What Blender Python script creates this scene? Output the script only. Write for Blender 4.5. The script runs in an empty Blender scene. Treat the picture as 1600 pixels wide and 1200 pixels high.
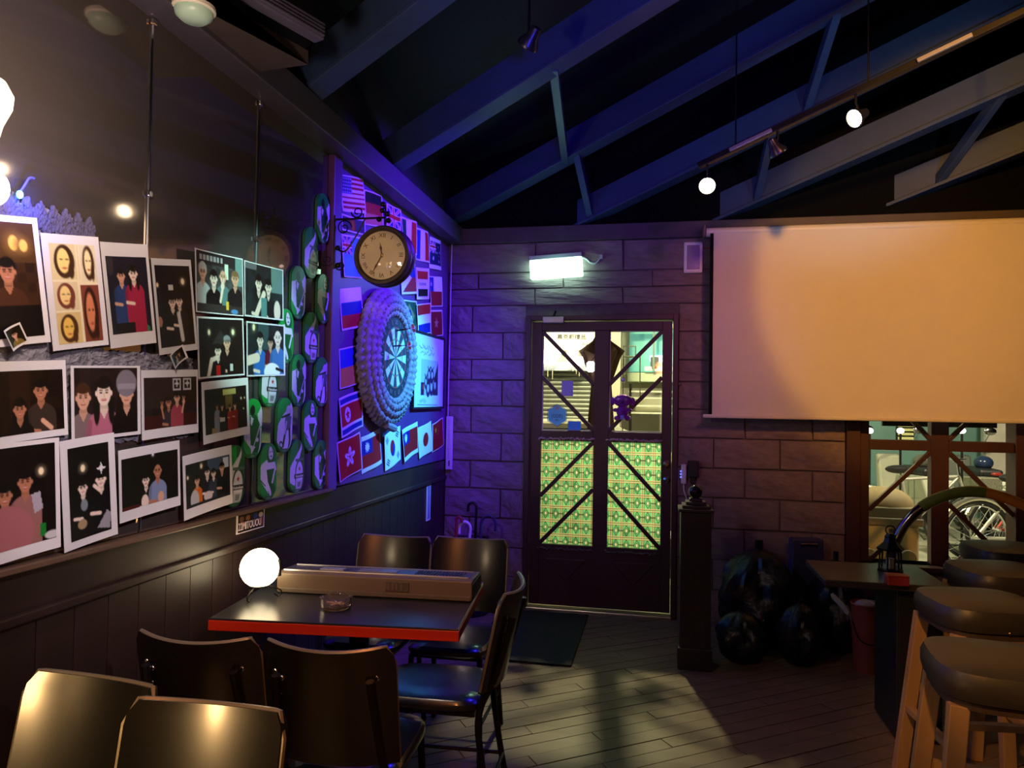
import bpy, bmesh, math, random
import numpy as np
from mathutils import Matrix, Vector
random.seed(7); rng = np.random.default_rng(7)
S = bpy.context.scene
C = S.collection
PI = math.pi

# ------------------------------------------------------------------ camera
FL, YAW, PIT, ROL, CY = 1122.322, .2013816, .0218678, .0155679, 606.256
D, H, XL = 5.0356, 1.4446, -1.518          # back wall distance, eye height, left wall
_f = np.array([-math.sin(YAW)*math.cos(PIT), math.cos(YAW)*math.cos(PIT), math.sin(PIT)])
_r0 = np.array([math.cos(YAW), math.sin(YAW), 0]); _u0 = np.cross(_r0, _f)
_r = math.cos(ROL)*_r0+math.sin(ROL)*_u0; _u = -math.sin(ROL)*_r0+math.cos(ROL)*_u0
cd = bpy.data.cameras.new('camera'); cam = bpy.data.objects.new('camera', cd); C.objects.link(cam)
cam.matrix_world = Matrix(((_r[0], _u[0], -_f[0], 0), (_r[1], _u[1], -_f[1], 0), (_r[2], _u[2], -_f[2], H), (0, 0, 0, 1)))
cd.sensor_width = 36; cd.lens = 36*FL/1600; cd.shift_y = (CY-600)/1600; cd.clip_start = .02
S.camera = cam
S.view_settings.view_transform = 'Standard'; S.view_settings.look = 'None'
S.cycles.max_bounces = 7; S.cycles.diffuse_bounces = 3; S.cycles.glossy_bounces = 4; S.cycles.caustics_reflective = False; S.cycles.caustics_refractive = False
S.view_settings.gamma = 1; S.view_settings.exposure = 0; S.view_settings.use_curve_mapping = False

# ------------------------------------------------------------------ world and lamps
W = bpy.data.worlds.new('night'); S.world = W; W.use_nodes = True
W.node_tree.nodes['Background'].inputs[0].default_value = (.3, .35, .6, 1)
W.node_tree.nodes['Background'].inputs[1].default_value = .004

def lamp(name, kind, loc, energy, col, aim=None, size=.05, angle=60, blend=.3):
    l = bpy.data.lights.new(name, kind); o = bpy.data.objects.new(name, l); C.objects.link(o)
    l.energy = energy; l.color = col; o.location = loc
    if kind == 'AREA': l.size = size
    else: l.shadow_soft_size = size
    if kind == 'SPOT': l.spot_size = math.radians(angle); l.spot_blend = blend
    if aim is not None: o.rotation_euler = (Vector(aim)-Vector(loc)).to_track_quat('-Z', 'Y').to_euler()
    return o
lamp('blue_stage_spot', 'SPOT', (.25, 3.75, 2.95), 560, (.09, .010, 1), (-1.5, 3.98, 1.75), .05, 76, .7)
lamp('blue_table_spot', 'SPOT', (-.2, 3.4, 2.8), 40, (.03, .02, 1), (-.85, 2.5, .6), .05, 40, .8)
lamp('cyan_paper_fill', 'SPOT', (.1, 4.15, 2.7), 370, (.0, .78, 1), (-1.5, 4.14, 1.50), .04, 42, 1)  # added cyan light, stands in for paper fluorescing under ultraviolet
lamp('blue_wash', 'SPOT', (.2, .6, 1.9), 170, (.02, .03, 1), (-.2, 3.6, 3.35), .12, 46, .8)
lamp('cool_wash', 'SPOT', (2.0, 2.2, 1.9), 75, (.30, .66, 1), (1.15, 4.5, 3.2), .08, 44, .8)  # added to lift the right-hand rafters, no fixture behind it
lamp('violet_wash', 'SPOT', (.9, .9, 2.9), 75, (.50, .02, 1), (-.7, 5.0, 1.85), .1, 46, .9)
lamp('photo_spot', 'SPOT', (.45, 1.9, 2.7), 230, (.52, 1, .94), (-1.5, 2.46, 1.76), .03, 19, .7)
lamp('screen_spot', 'SPOT', (1.3, .9, 3.3), 235, (1, .48, .055), (1.82, 5.0, 2.30), .06, 35, .2)
lamp('screen_wash', 'SPOT', (1.3, .8, 3.3), 265, (1, .36, .08), (1.30, 5.0, 2.05), .10, 40, .9)
lamp('clock_fill', 'SPOT', (-.35, .7, 2.0), 66, (1, .58, .22), (-1.28, 3.06, 2.06), .02, 8, .4)  # unseen helper aimed only at the clock face to brighten it
lamp('warm_pendant', 'POINT', (.05, -.5, 2.0), 8, (1, .32, .09), size=.10)
lamp('next_table_globe', 'POINT', (-1.32, .55, .80), 16, (1, .58, .22), size=.07)
lamp('table_edge_fill', 'SPOT', (-.35, .1, 1.9), 52, (1, .30, .08), (-1.0, 2.1, .74), .05, 34, .6)  # added light that brings up the table's front edge
lamp('stool_fill', 'SPOT', (.25, .9, 2.3), 120, (1, .46, .12), (1.40, 2.75, .50), .05, 31, .6)  # invented warm source that brightens the stool legs
lamp('street_lamp_a', 'POINT', (-.66, 7.6, 4.25), 620, (1, .93, .46), size=.10)
lamp('facade_fill', 'SPOT', (-.9, 7.6, 3.9), 430, (1, .93, .60), (-.6, 11, 1.2), .15, 100, .5)  # added to light the shopfront without shining in at the door
lamp('yard_fill', 'SPOT', (3.0, 6.2, 3.2), 700, (1, .92, .62), (2.9, 9.3, .1), .15, 110, .5)  # added fill over the parked vehicles, aimed away from the room
lamp('pane_backlight', 'SPOT', (.40, 6.35, 1.75), 130, (.92, 1, .70), (-.40, 5.05, .72), .10, 50, .6)  # unseen backlight put behind the stained lower panes, not a step lamp
lamp('photo_fill', 'SPOT', (.6, .8, 2.4), 125, (.95, .80, .98), (-1.5, 1.76, 1.10), .06, 24, .9)

# ------------------------------------------------------------------ pixel rays onto real planes
_C = np.array([0, 0, H])
def on(axis, val, px, py):
    d = (px-800)/FL*_r-(py-CY)/FL*_u+_f
    return _C+(val-_C[axis])/d[axis]*d
def BW(px, py, off=0): return on(1, D-off, px, py)
def LW(px, py, off=0): return on(0, XL+off, px, py)
def FLR(px, py, z=0): return on(2, z, px, py)

# ------------------------------------------------------------------ materials
MT = {}
def lin(c): return tuple(((x/12.92) if x <= .04045 else ((x+.055)/1.055)**2.4) for x in c[:3])
def mat(name, col, rough=.6, metal=0, var=.12, scale=8, bump=0, spec=.5, emis=0, ecol=None, trans=0, stretch=None, coat=0):
    if name in MT: return MT[name]
    m = bpy.data.materials.new(name); MT[name] = m; m.use_nodes = True
    n, l = m.node_tree.nodes, m.node_tree.links; b = n['Principled BSDF']
    b.inputs['Roughness'].default_value = rough; b.inputs['Metallic'].default_value = metal
    b.inputs['Specular IOR Level'].default_value = spec
    b.inputs['Base Color'].default_value = (*col, 1)
    if coat: b.inputs['Coat Weight'].default_value = coat; b.inputs['Coat Roughness'].default_value = .15
    if trans: b.inputs['Transmission Weight'].default_value = trans
    if emis:
        b.inputs['Emission Color'].default_value = (*(ecol or col), 1); b.inputs['Emission Strength'].default_value = emis
    if var or bump:
        tc = n.new('ShaderNodeTexCoord'); mp = n.new('ShaderNodeMapping'); nz = n.new('ShaderNodeTexNoise')
        l.new(tc.outputs['Object'], mp.inputs[0]); l.new(mp.outputs[0], nz.inputs['Vector'])
        if stretch: mp.inputs['Scale'].default_value = stretch
        nz.inputs['Scale'].default_value = scale; nz.inputs['Detail'].default_value = 6
        if var:
            mx = n.new('ShaderNodeMix'); mx.data_type = 'RGBA'
            mx.inputs[6].default_value = (*[c*(1-var*2) if var < .5 else 0 for c in col], 1)
            mx.inputs[7].default_value = (*[min(1, c*(1+var*2)) for c in col], 1)
            l.new(nz.outputs['Fac'], mx.inputs[0]); l.new(mx.outputs[2], b.inputs['Base Color'])
        if bump:
            bp = n.new('ShaderNodeBump'); bp.inputs['Strength'].default_value = bump; bp.inputs['Distance'].default_value = .02
            l.new(nz.outputs['Fac'], bp.inputs['Height']); l.new(bp.outputs[0], b.inputs['Normal'])
    return m
def print_mat(name, rough=.45, transl=0, spec=.4):
    if name in MT: return MT[name]
    m = bpy.data.materials.new(name); MT[name] = m; m.use_nodes = True
    n, l = m.node_tree.nodes, m.node_tree.links; b = n['Principled BSDF']
    a = n.new('ShaderNodeAttribute'); a.attribute_name = 'Col'
    l.new(a.outputs['Color'], b.inputs['Base Color']); b.inputs['Roughness'].default_value = rough
    b.inputs['Specular IOR Level'].default_value = spec
    if transl:
        t = n.new('ShaderNodeBsdfTranslucent'); x = n.new('ShaderNodeMixShader'); x.inputs[0].default_value = transl
        l.new(a.outputs['Color'], t.inputs[0]); l.new(b.outputs[0], x.inputs[1]); l.new(t.outputs[0], x.inputs[2])
        l.new(x.outputs[0], n['Material Output'].inputs[0])
    return m
def glass_mat(name, col=(1, 1, 1), gl=.06):
    if name in MT: return MT[name]
    m = bpy.data.materials.new(name); MT[name] = m; m.use_nodes = True
    n, l = m.node_tree.nodes, m.node_tree.links; n.remove(n['Principled BSDF'])
    t = n.new('ShaderNodeBsdfTransparent'); t.inputs[0].default_value = (*col, 1)
    g = n.new('ShaderNodeBsdfGlossy'); g.inputs['Roughness'].default_value = .04
    x = n.new('ShaderNodeMixShader'); x.inputs[0].default_value = gl
    l.new(t.outputs[0], x.inputs[1]); l.new(g.outputs[0], x.inputs[2]); l.new(x.outputs[0], n['Material Output'].inputs[0])
    return m
PAPER = mat('photo_paper', (.78, .76, .76), .5, var=.03)
PRINT = print_mat('photo_print_ink', .35)
BLACKP = mat('black_paint', (.012, .011, .013), .45, var=.3, scale=5)
IRON = mat('black_iron', (.02, .018, .017), .4, metal=.6, var=.2)
CHROME = mat('chrome', (.75, .75, .78), .15, metal=1, var=.02)
BRASS = mat('brass', (.6, .42, .2), .3, metal=1, var=.05)
WHITEP = mat('white_plastic', (.75, .75, .74), .4, var=.02)
DOORW = mat('dark_red_door_paint', (.060, .022, .024), .45, var=.25, scale=6, stretch=(1, 1, .15))
GLASS = glass_mat('window_glass')

# ------------------------------------------------------------------ mesh builder
class MB:
    def __init__(s): s.v = []; s.f = []; s.m = []
    def add(s, vs, fs, mi=0, M=None):
        o = len(s.v)
        s.v += [tuple(M @ Vector(v)) if M is not None else tuple(v) for v in vs]
        s.f += [tuple(i+o for i in f) for f in fs]; s.m += [mi]*len(fs); return s
    def box(s, c, d, M=None, mi=0):
        x, y, z = d[0]/2, d[1]/2, d[2]/2
        vs = [(c[0]+a*x, c[1]+b*y, c[2]+e*z) for a in (-1, 1) for b in (-1, 1) for e in (-1, 1)]
        return s.add(vs, [(0, 1, 3, 2), (4, 6, 7, 5), (0, 4, 5, 1), (2, 3, 7, 6), (0, 2, 6, 4), (1, 5, 7, 3)], mi, M)
    def bar(s, p, q, w, h, mi=0, up=(0, 0, 1)):
        p, q = Vector(p), Vector(q); d = q-p; L = d.length; d.normalize()
        x = d.cross(Vector(up));
        if x.length < 1e-4: x = d.cross(Vector((1, 0, 0)))
        x.normalize(); z = x.cross(d)
        M = Matrix(((x[0], d[0], z[0], (p[0]+q[0])/2), (x[1], d[1], z[1], (p[1]+q[1])/2), (x[2], d[2], z[2], (p[2]+q[2])/2), (0, 0, 0, 1)))
        return s.box((0, 0, 0), (w, L, h), M, mi)
    def tube(s, path, r, n=8, closed=False, mi=0, M=None):
        P = [Vector(p) for p in path]; k = len(P); rr = r if hasattr(r, '__len__') else [r]*k
        T = []
        for i in range(k):
            a = P[(i-1) % k] if (closed or i) else P[0]; b = P[(i+1) % k] if (closed or i < k-1) else P[-1]
            T.append((b-a).normalized())
        nr = T[0].orthogonal().normalized(); vs = []
        for i in range(k):
            nr = (nr-T[i]*nr.dot(T[i]))
            nr = nr.normalized() if nr.length > 1e-6 else T[i].orthogonal().normalized()
            bn = T[i].cross(nr)
            for j in range(n):
                a = 2*PI*j/n; vs.append(P[i]+(nr*math.cos(a)+bn*math.sin(a))*rr[i])
        fs = [(i*n+j, i*n+(j+1) % n, ((i+1) % k)*n+(j+1) % n, ((i+1) % k)*n+j) for i in range(k if closed else k-1) for j in range(n)]
        if not closed: fs += [tuple(range(n-1, -1, -1)), tuple(range((k-1)*n, k*n))]
        return s.add(vs, fs, mi, M)
    def lathe(s, prof, n=24, M=None, mi=0, ax='z'):
        vs = []
        for r, z in prof:
            for j in range(n):
                a = 2*PI*j/n; vs.append((r*math.cos(a), r*math.sin(a), z))
        fs = [(i*n+j, i*n+(j+1) % n, (i+1)*n+(j+1) % n, (i+1)*n+j) for i in range(len(prof)-1) for j in range(n)]
        if prof[0][0] > 1e-5: fs.append(tuple(range(n-1, -1, -1)))
        if prof[-1][0] > 1e-5: fs.append(tuple(range((len(prof)-1)*n, len(prof)*n)))
        return s.add(vs, fs, mi, M)
    def ball(s, c, r, n=16, sc=(1, 1, 1), mi=0):
        k = max(6, n//2)
        pr = [(max(1e-6, math.sin(PI*i/k))*r, -math.cos(PI*i/k)*r) for i in range(k+1)]
        return s.lathe(pr, n, Matrix.Translation(c) @ Matrix.Diagonal((*sc, 1)), mi)
    def prism(s, poly, z0, z1, M=None, mi=0):
        k = len(poly); vs = [(x, y, z0) for x, y in poly]+[(x, y, z1) for x, y in poly]
        fs = [tuple(range(k-1, -1, -1)), tuple(range(k, 2*k))]+[(i, (i+1) % k, k+(i+1) % k, k+i) for i in range(k)]
        return s.add(vs, fs, mi, M)
    def mesh(s, name, mats, smooth=False):
        me = bpy.data.meshes.new(name); me.from_pydata(s.v, [], s.f)
        for m in (mats if isinstance(mats, (list, tuple)) else [mats]): me.materials.append(m)
        me.polygons.foreach_set('material_index', s.m)
        if smooth: me.shade_smooth(); me.set_sharp_from_angle(angle=.7)
        bm = bmesh.new(); bm.from_mesh(me); bmesh.ops.recalc_face_normals(bm, faces=bm.faces); bm.to_mesh(me); bm.free()
        me.update(); return me
    def build(s, name, mats, parent=None, smooth=False, bevel=0, M=None):
        return link(name, s.mesh(name, mats, smooth), parent, M, bevel)
def link(name, me, parent=None, M=None, bevel=0):
    o = bpy.data.objects.new(name, me); C.objects.link(o)
    if parent: o.parent = parent
    if M is not None: o.matrix_local = M
    if bevel:
        b = o.modifiers.new('bevel', 'BEVEL'); b.width = bevel; b.segments = 2; b.limit_method = 'ANGLE'
    return o
def tag(o, label, cat, group=None, kind=None):
    o['label'] = label; o['category'] = cat
    if group: o['group'] = group
    if kind: o['kind'] = kind
    return o
def struct(o): o['kind'] = 'structure'; return o
def thing(name, label, cat, loc=(0, 0, 0), rz=0, group=None, M=None):
    o = bpy.data.objects.new(name, None); C.objects.link(o); o.empty_display_size = .05
    o.matrix_world = M if M is not None else Matrix.Translation(loc) @ Matrix.Rotation(rz, 4, 'Z')
    return tag(o, label, cat, group)
def copy_tree(o, parent=None):
    c = o.copy(); C.objects.link(c); c.parent = parent
    for ch in list(o.children):
        if ch.name != c.name: copy_tree(ch, c)
    return c
def ML(y, z, off=0, a=0):   # frame on the left wall: x along the wall, y up, z into the room
    return Matrix(((0, 0, 1, XL+off), (1, 0, 0, y), (0, 1, 0, z), (0, 0, 0, 1))) @ Matrix.Rotation(a, 4, 'Z')
def MBK(x, z, off=0, a=0):  # frame on the back wall, z into the room
    return Matrix(((1, 0, 0, x), (0, 0, -1, D-off), (0, 1, 0, z), (0, 0, 0, 1))) @ Matrix.Rotation(a, 4, 'Z')
def rectL(tl, tr, br, bl):
    P = [LW(*p)[1:] for p in (tl, tr, br, bl)]
    c = sum(P)/4; u = ((P[1]-P[0])+(P[2]-P[3]))/2; v = ((P[0]-P[3])+(P[1]-P[2]))/2
    a = (math.atan2(u[1], u[0])+math.atan2(-v[0], v[1]))/2
    return c, float(np.hypot(*u)), float(np.hypot(*v)), a
_txt = {}
def text_mesh(body, size, mt, ext=.001, align='CENTER'):
    k = (body, size, mt.name)
    if k in _txt: return _txt[k]
    cu = bpy.data.curves.new('text', 'FONT'); cu.body = body; cu.size = size; cu.extrude = ext
    cu.align_x = align; cu.align_y = 'CENTER'; cu.resolution_u = 3
    o = bpy.data.objects.new('text', cu); C.objects.link(o)
    dg = bpy.context.evaluated_depsgraph_get()
    me = bpy.data.meshes.new_from_object(o.evaluated_get(dg)); me.name = 'lettering'
    bpy.data.objects.remove(o); bpy.data.curves.remove(cu)
    me.materials.clear(); me.materials.append(mt); _txt[k] = me; return me
def interp(pts, n):   # smooth Catmull-Rom path
    P = [Vector(p) for p in pts]; out = []
    for i in range(len(P)-1):
        a, b, c, d = P[max(i-1, 0)], P[i], P[i+1], P[min(i+2, len(P)-1)]
        for k in range(n):
            t = k/n; out.append(.5*((2*b)+(c-a)*t+(2*a-5*b+4*c-d)*t*t+(3*b-a-3*c+d)*t**3))
    return out+[P[-1]]

# ------------------------------------------------------------------ flat prints drawn cell by cell
class Cv:
    def __init__(s, w, h, bg=(0, 0, 0)):
        s.w, s.h = w, h; s.a = np.ones((h, w, 3))*np.array(bg)
        s.X, s.Y = np.meshgrid(np.arange(w)+.5, np.arange(h)+.5)
    def put(s, m, col): s.a = s.a*(1-m[..., None])+np.array(col)*m[..., None]; return s
    def ell(s, cx, cy, rx, ry, col, rot=0, soft=1.):
        x, y = s.X-cx, s.Y-cy; c, n = math.cos(rot), math.sin(rot)
        d = np.sqrt(((x*c+y*n)/rx)**2+((-x*n+y*c)/ry)**2)
        return s.put(np.clip((1-d)*min(rx, ry)/soft+.5, 0, 1), col)
    def poly(s, pts, col):
        ins = np.zeros(s.X.shape, bool); k = len(pts)
        for i in range(k):
            x1, y1 = pts[i]; x2, y2 = pts[(i+1) % k]
            if y1 == y2: continue
            ins ^= ((y1 > s.Y) != (y2 > s.Y)) & (s.X < (x2-x1)*(s.Y-y1)/(y2-y1)+x1)
        return s.put(ins.astype(float), col)
    def rect(s, x0, y0, x1, y1, col): return s.poly([(x0, y0), (x1, y0), (x1, y1), (x0, y1)], col)
    def line(s, x0, y0, x1, y1, w, col):
        dx, dy = x1-x0, y1-y0; L2 = dx*dx+dy*dy+1e-9
        t = np.clip(((s.X-x0)*dx+(s.Y-y0)*dy)/L2, 0, 1)
        d = np.hypot(s.X-x0-t*dx, s.Y-y0-t*dy)
        return s.put(np.clip(w/2-d+.5, 0, 1), col)
    def star(s, cx, cy, r, col, k=5, inner=.4, rot=0):
        return s.poly([(cx+(r if i % 2 == 0 else r*inner)*math.sin(PI*i/k+rot), cy-(r if i % 2 == 0 else r*inner)*math.cos(PI*i/k+rot)) for i in range(2*k)], col)
    def mesh(s, name, Wd, Hd, mt, warp=None):
        h, w = s.h, s.w
        xs = (np.arange(w)/(w-1)-.5)*Wd; ys = (.5-np.arange(h)/(h-1))*Hd
        X, Y = np.meshgrid(xs, ys); Z = np.zeros_like(X)
        if warp: X, Y, Z = warp(X, Y)
        me = bpy.data.meshes.new(name); nv = w*h; me.vertices.add(nv)
        me.vertices.foreach_set('co', np.stack([X, Y, Z], -1).astype(np.float32).ravel())
        i = np.arange(h-1)[:, None]*w+np.arange(w-1)[None, :]
        q = np.stack([i, i+w, i+w+1, i+1], -1).reshape(-1, 4); nf = len(q)
        me.loops.add(nf*4); me.polygons.add(nf)
        me.loops.foreach_set('vertex_index', q.ravel().astype(np.int32))
        me.polygons.foreach_set('loop_start', np.arange(0, nf*4, 4, dtype=np.int32))
        try: me.polygons.foreach_set('loop_total', np.full(nf, 4, dtype=np.int32))
        except Exception: pass
        a = np.clip(s.a, 0, 1); a = np.where(a <= .04045, a/12.92, ((a+.055)/1.055)**2.4)
        col = np.concatenate([a, np.ones((h, w, 1))], -1).astype(np.float32)
        at = me.color_attributes.new('Col', 'FLOAT_COLOR', 'POINT'); at.data.foreach_set('color', col.ravel())
        me.materials.append(mt); me.update(); me.validate(); return me

# ================================================================== THE ROOM
STONE = mat('painted_stone_block', (.22, .165, .165), .75, var=.22, scale=5, bump=.6, spec=.3)
MORTAR = mat('mortar', (.13, .10, .10), .85, var=.2, scale=20, bump=.3)
DARKWALL = mat('dark_wall_paint', (.035, .032, .042), .55, var=.15, scale=3)
CEIL = mat('navy_ceiling_paint', (.010, .008, .008), .7, var=.2, scale=2)
RAFT = mat('grey_blue_rafter_paint', (.032, .055, .12), .5, var=.12, scale=3, stretch=(.3, 3, 3))
WOODD = mat('dark_brown_wood', (.023, .012, .010), .42, var=.3, scale=5, stretch=(1, 1, .12))
FLOORW = mat('floor_plank_wood', (.19, .118, .078), .42, var=.28, scale=3, stretch=(.25, 4, 4), bump=.08)
FLOORB = mat('floor_gap', (.03, .022, .018), .8, var=.1)
ZC = 4.9
def slab(name, lo, hi, m, parent=None):
    lo, hi = np.array(lo), np.array(hi)
    return MB().box((lo+hi)/2, hi-lo).build(name, m, parent)
floor = struct(slab('floor', (XL, -2.5, -.1), (4.2, D, -.012), FLOORB))
# planks laid on the diagonal
pd = Vector((math.sin(math.radians(54)), math.cos(math.radians(54)))); pn = Vector((-pd.y, pd.x))
unit = MB().box((0, 0, 0), (1, 1, 1)).mesh('plank', FLOORW)
def clip_poly(poly, x0, x1, y0, y1):
    for ax, lim, sg in ((0, x0, 1), (0, x1, -1), (1, y0, 1), (1, y1, -1)):
        out = []
        for i in range(len(poly)):
            a, b = poly[i-1], poly[i]; da, db = sg*(a[ax]-lim), sg*(b[ax]-lim)
            if da*db < 0: t = da/(da-db); out.append((a[0]+t*(b[0]-a[0]), a[1]+t*(b[1]-a[1])))
            if db >= 0: out.append(b)
        poly = out
        if len(poly) < 3: return None
    return poly
PW, PLn = .085, .95
cand = []
for j in range(-70, 90):
    off = (j*.37) % 1*PLn
    for i in range(-8, 9):
        c0 = Vector((.5, 3.2))+pn*(j*PW)+pd*(i*PLn+off)
        a, b = pd*(PLn/2-.002), pn*(PW/2-.0022)
        poly = clip_poly([tuple(c0-a-b), tuple(c0+a-b), tuple(c0+a+b), tuple(c0-a+b)], XL+.02, 4.1, -2.4, D)
        if poly is None: continue
        cx = sum(p[0] for p in poly)/len(poly); cy = sum(p[1] for p in poly)/len(poly)
        cand.append((poly, cx, cy))
def seen_rank(c):
    v = np.array([c[1], c[2], -H]); d = v @ _f
    if d < .3: return 1e9
    x = 800+FL*(v @ _r)/d; y = CY-FL*(v @ _u)/d
    return d+(0 if (-60 < x < 1640 and y < 1260) else 100)
cand.sort(key=seen_rank)
rest = MB()
for k, (poly, cx, cy) in enumerate(cand):
    dz = random.uniform(-.0012, .0012)
    if k < 295:
        mb = MB().prism([(x-cx, y-cy) for x, y in poly], -.011, 0)
        link('plank', mb.mesh('plank', FLOORW), floor, Matrix.Translation((cx, cy, dz)))
    else: rest.prism(poly, -.011, dz)
o = rest.build('planking', FLOORW, floor); o['kind'] = 'stuff'

# back wall with door and window openings
DX0, DX1, DZ = -.93, .13, 2.075
WX0, WX1, WZ0, WZ1 = 1.20, 2.34, .40, 2.12
wb = MB(); y0, y1 = D+.018, D+.17
for x0, x1, z0, z1 in ((XL-.1, DX0, 0, 2.71), (DX0, DX1, DZ, 2.71), (DX1, WX0, 0, 2.71), (WX0, WX1, 0, WZ0), (WX0, WX1, WZ1, 2.71), (WX1, 4.3, 0, 2.71)):
    wb.box(((x0+x1)/2, (y0+y1)/2, (z0+z1)/2), (x1-x0, y1-y0, z1-z0))
wall_back = struct(wb.build('wall_back', MORTAR))
struct(slab('wall_back_upper', (XL-.1, D+.0, 2.71), (4.3, D+.17, ZC+1), mat('matte_black', (.003, .003, .004), .9, var=0, spec=.1)))
rows = [(.0, .215), (.215, .42), (.42, .625), (.625, .832), (.832, 1.03), (1.03, 1.232), (1.232, 1.425), (1.425, 1.612), (1.612, 1.762), (1.762, 1.955), (1.955, 2.15), (2.15, 2.27), (2.27, 2.385), (2.385, 2.60)]
bricks = []
for v in range(4):
    bm = bmesh.new(); bmesh.ops.create_cube(bm, size=1)
    bmesh.ops.subdivide_edges(bm, edges=bm.edges[:], cuts=1, use_grid_fill=True)
    for q in bm.verts:
        if q.co.y < -.4 and abs(q.co.x) > .4 or q.co.y < -.4 and abs(q.co.z) > .4: q.co.y += .22+random.uniform(-.1, .1)
        elif q.co.y < -.4: q.co.y -= random.uniform(0, .25)
        q.co.x += random.uniform(-.008, .008); q.co.z += random.uniform(-.016, .016)
    me = bpy.data.meshes.new('brick'); bm.to_mesh(me); bm.free(); me.materials.append(STONE); bricks.append(me)
def brick_run(xa, xb, z0, z1, joints):
    xs = [xa]+[x for x in joints if xa+.05 < x < xb-.05]+[xb]
    for a, b in zip(xs[:-1], xs[1:]):
        o = link('brick', random.choice(bricks), wall_back)
        o.location = ((a+b)/2, D+.012+random.uniform(-.003, .003), (z0+z1)/2)
        o.scale = (b-a-.011, .034, z1-z0-.011)
for k, (z0, z1) in enumerate(rows):
    bl = .425
    oL = -1.101 if k % 2 else -1.328
    oR = .369 if k % 2 else .571
    if k >= 11: bl = .62; oL -= .1
    jl = [oL+bl*i for i in range(-3, 9)]; jr = [oR+bl*i for i in range(-3, 12)]
    spans = []
    xd0, xd1 = (DX0, DX1) if z0 < DZ-.05 else (None, None)
    segs = [(XL, DX0), (DX1, WX0 if WZ0-.06 < z0 < WZ1-.05 else 3.4)] if xd0 is not None else [(XL, 3.4)]
    if xd0 is not None and WZ0-.06 < z0 < WZ1-.05: segs.append((WX1, 3.4))
    for a, b in segs:
        zz0, zz1 = z0, z1
        if xd0 is None and z0 < DZ: zz0 = DZ
        brick_run(a, b, zz0, zz1, jl if b <= DX0+.01 else jr)
struct(MB().box((.9, D-.008, 2.655), (4.9, .03, .11)).build('trim_1', mat('header_board', (.075, .055, .06), .6, var=.2), bevel=.004))

# left wall: slab, wainscot planks, rail, ledge, mirror panels, post, beam
wall_left = struct(slab('wall_left', (XL-.15, -2.5, 0), (XL-.012, D+.1, ZC+1), DARKWALL))
YP = 3.13                                           # post between mirrors and flag panel
y = -.4
pl_mesh = MB().box((0, 0, 0), (.012, .118, .885)).mesh('plank', WOODD)
while y < D-.05:
    link('plank', pl_mesh, wall_left, Matrix.Translation((XL-.006, y+.06, .4425))); y += .121
MB().box((XL+.004, (D-2.5)/2, .905), (.030, D+2.5, .028)).build('rail', WOODD, wall_left, bevel=.006)
MB().box((XL-.004, (D-2.5)/2, .972), (.016, D+2.5, .108)).build('apron_board', WOODD, wall_left)
MB().box((XL+.012, (YP-2.5)/2, 1.032), (.05, YP+2.5, .016)).build('ledge', mat('ledge_wood', (.12, .07, .045), .4, var=.2), wall_left, bevel=.003)
MIRR = mat('smoked_mirror', (.20, .165, .145), .06, metal=.72, var=.06, scale=2)
ys = [LW(228, 400)[1], LW(400, 370)[1]]
for a, b in ((-.5, ys[0]), (ys[0], ys[1]), (ys[1], YP-.035)):
    MB().box((XL-.004, (a+b)/2, 1.82), (.006, b-a-.005, 1.555)).build('mirror_panel', MIRR, wall_left)
for q in ys:
    MB().tube([(XL+.002, q, 1.05), (XL+.002, q, 2.59)], .005, 6).build('seam_strip', CHROME, wall_left, smooth=True)
    for zz in (LW(228, 302)[2] if q == ys[0] else LW(400, 374)[2], 2.585):
        MB().box((XL+.006, q, zz), (.012, .02, .02)).build('mirror_clip', CHROME, wall_left, bevel=.003)
FLAGW = mat('blue_black_wall_board', (.12, .035, .17), .45, var=.15, scale=3)
MB().box((XL-.004, (YP+.03+D)/2, 1.82), (.010, D-YP-.03, 1.57)).build('flag_board', FLAGW, wall_left)
struct(MB().box((XL+.008, YP, 1.81), (.045, .085, 1.57)).build('trim_2', FLAGW, bevel=.004))
struct(MB().box((XL+.045, (D-2.5)/2, 2.66), (.12, D+2.5, .125)).build('trim_3', mat('beam_paint', (.06, .05, .065), .5, var=.15), bevel=.006))
struct(slab('wall_right', (4.2, -2.5, 0), (4.35, D+.1, ZC+1), DARKWALL))
struct(slab('wall_rear', (XL-.1, -2.65, 0), (4.3, -2.5, ZC+1), DARKWALL))

# sloping ceiling with rafters running up to the right and cross battens between them
RD = Vector((.934, -.357, .319)); RN = Vector((.357, .934, 0)); RD.normalize()
def zc(x, y): return 3.15+.319*(.934*x-.357*y+3.2)
cs = [(XL-.2, -2.7), (4.4, -2.7), (4.4, D+.2), (XL-.2, D+.2)]
cm = MB().add([(x, y, zc(x, y)) for x, y in cs]+[(x, y, zc(x, y)+.1) for x, y in cs], [(3, 2, 1, 0), (4, 5, 6, 7), (0, 1, 5, 4), (1, 2, 6, 5), (2, 3, 7, 6), (3, 0, 4, 7)])
ceiling = struct(cm.build('ceiling', CEIL))
up = RD.cross(RN)
if up.z < 0: up = -up
RS = []
for p, L in ((LW(465, 165), 5.5), (LW(600, 275), 5.5), (BW(703, 352), 5.8), (BW(925, 345), 4.6), (BW(1150, 334), 3.6), (BW(1425, 309), 2.6)):
    p = Vector(p); RS.append(p)
    a = p-RD*.36+up*.09; b = p+RD*L+up*.09
    MB().bar(a, b, .075, .17, up=up).build('rafter', RAFT, ceiling, bevel=.004)
    MB().bar(a-up*.085, b-up*.085, .11, .022, up=up).build('flange', RAFT, ceiling, bevel=.003)
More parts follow.
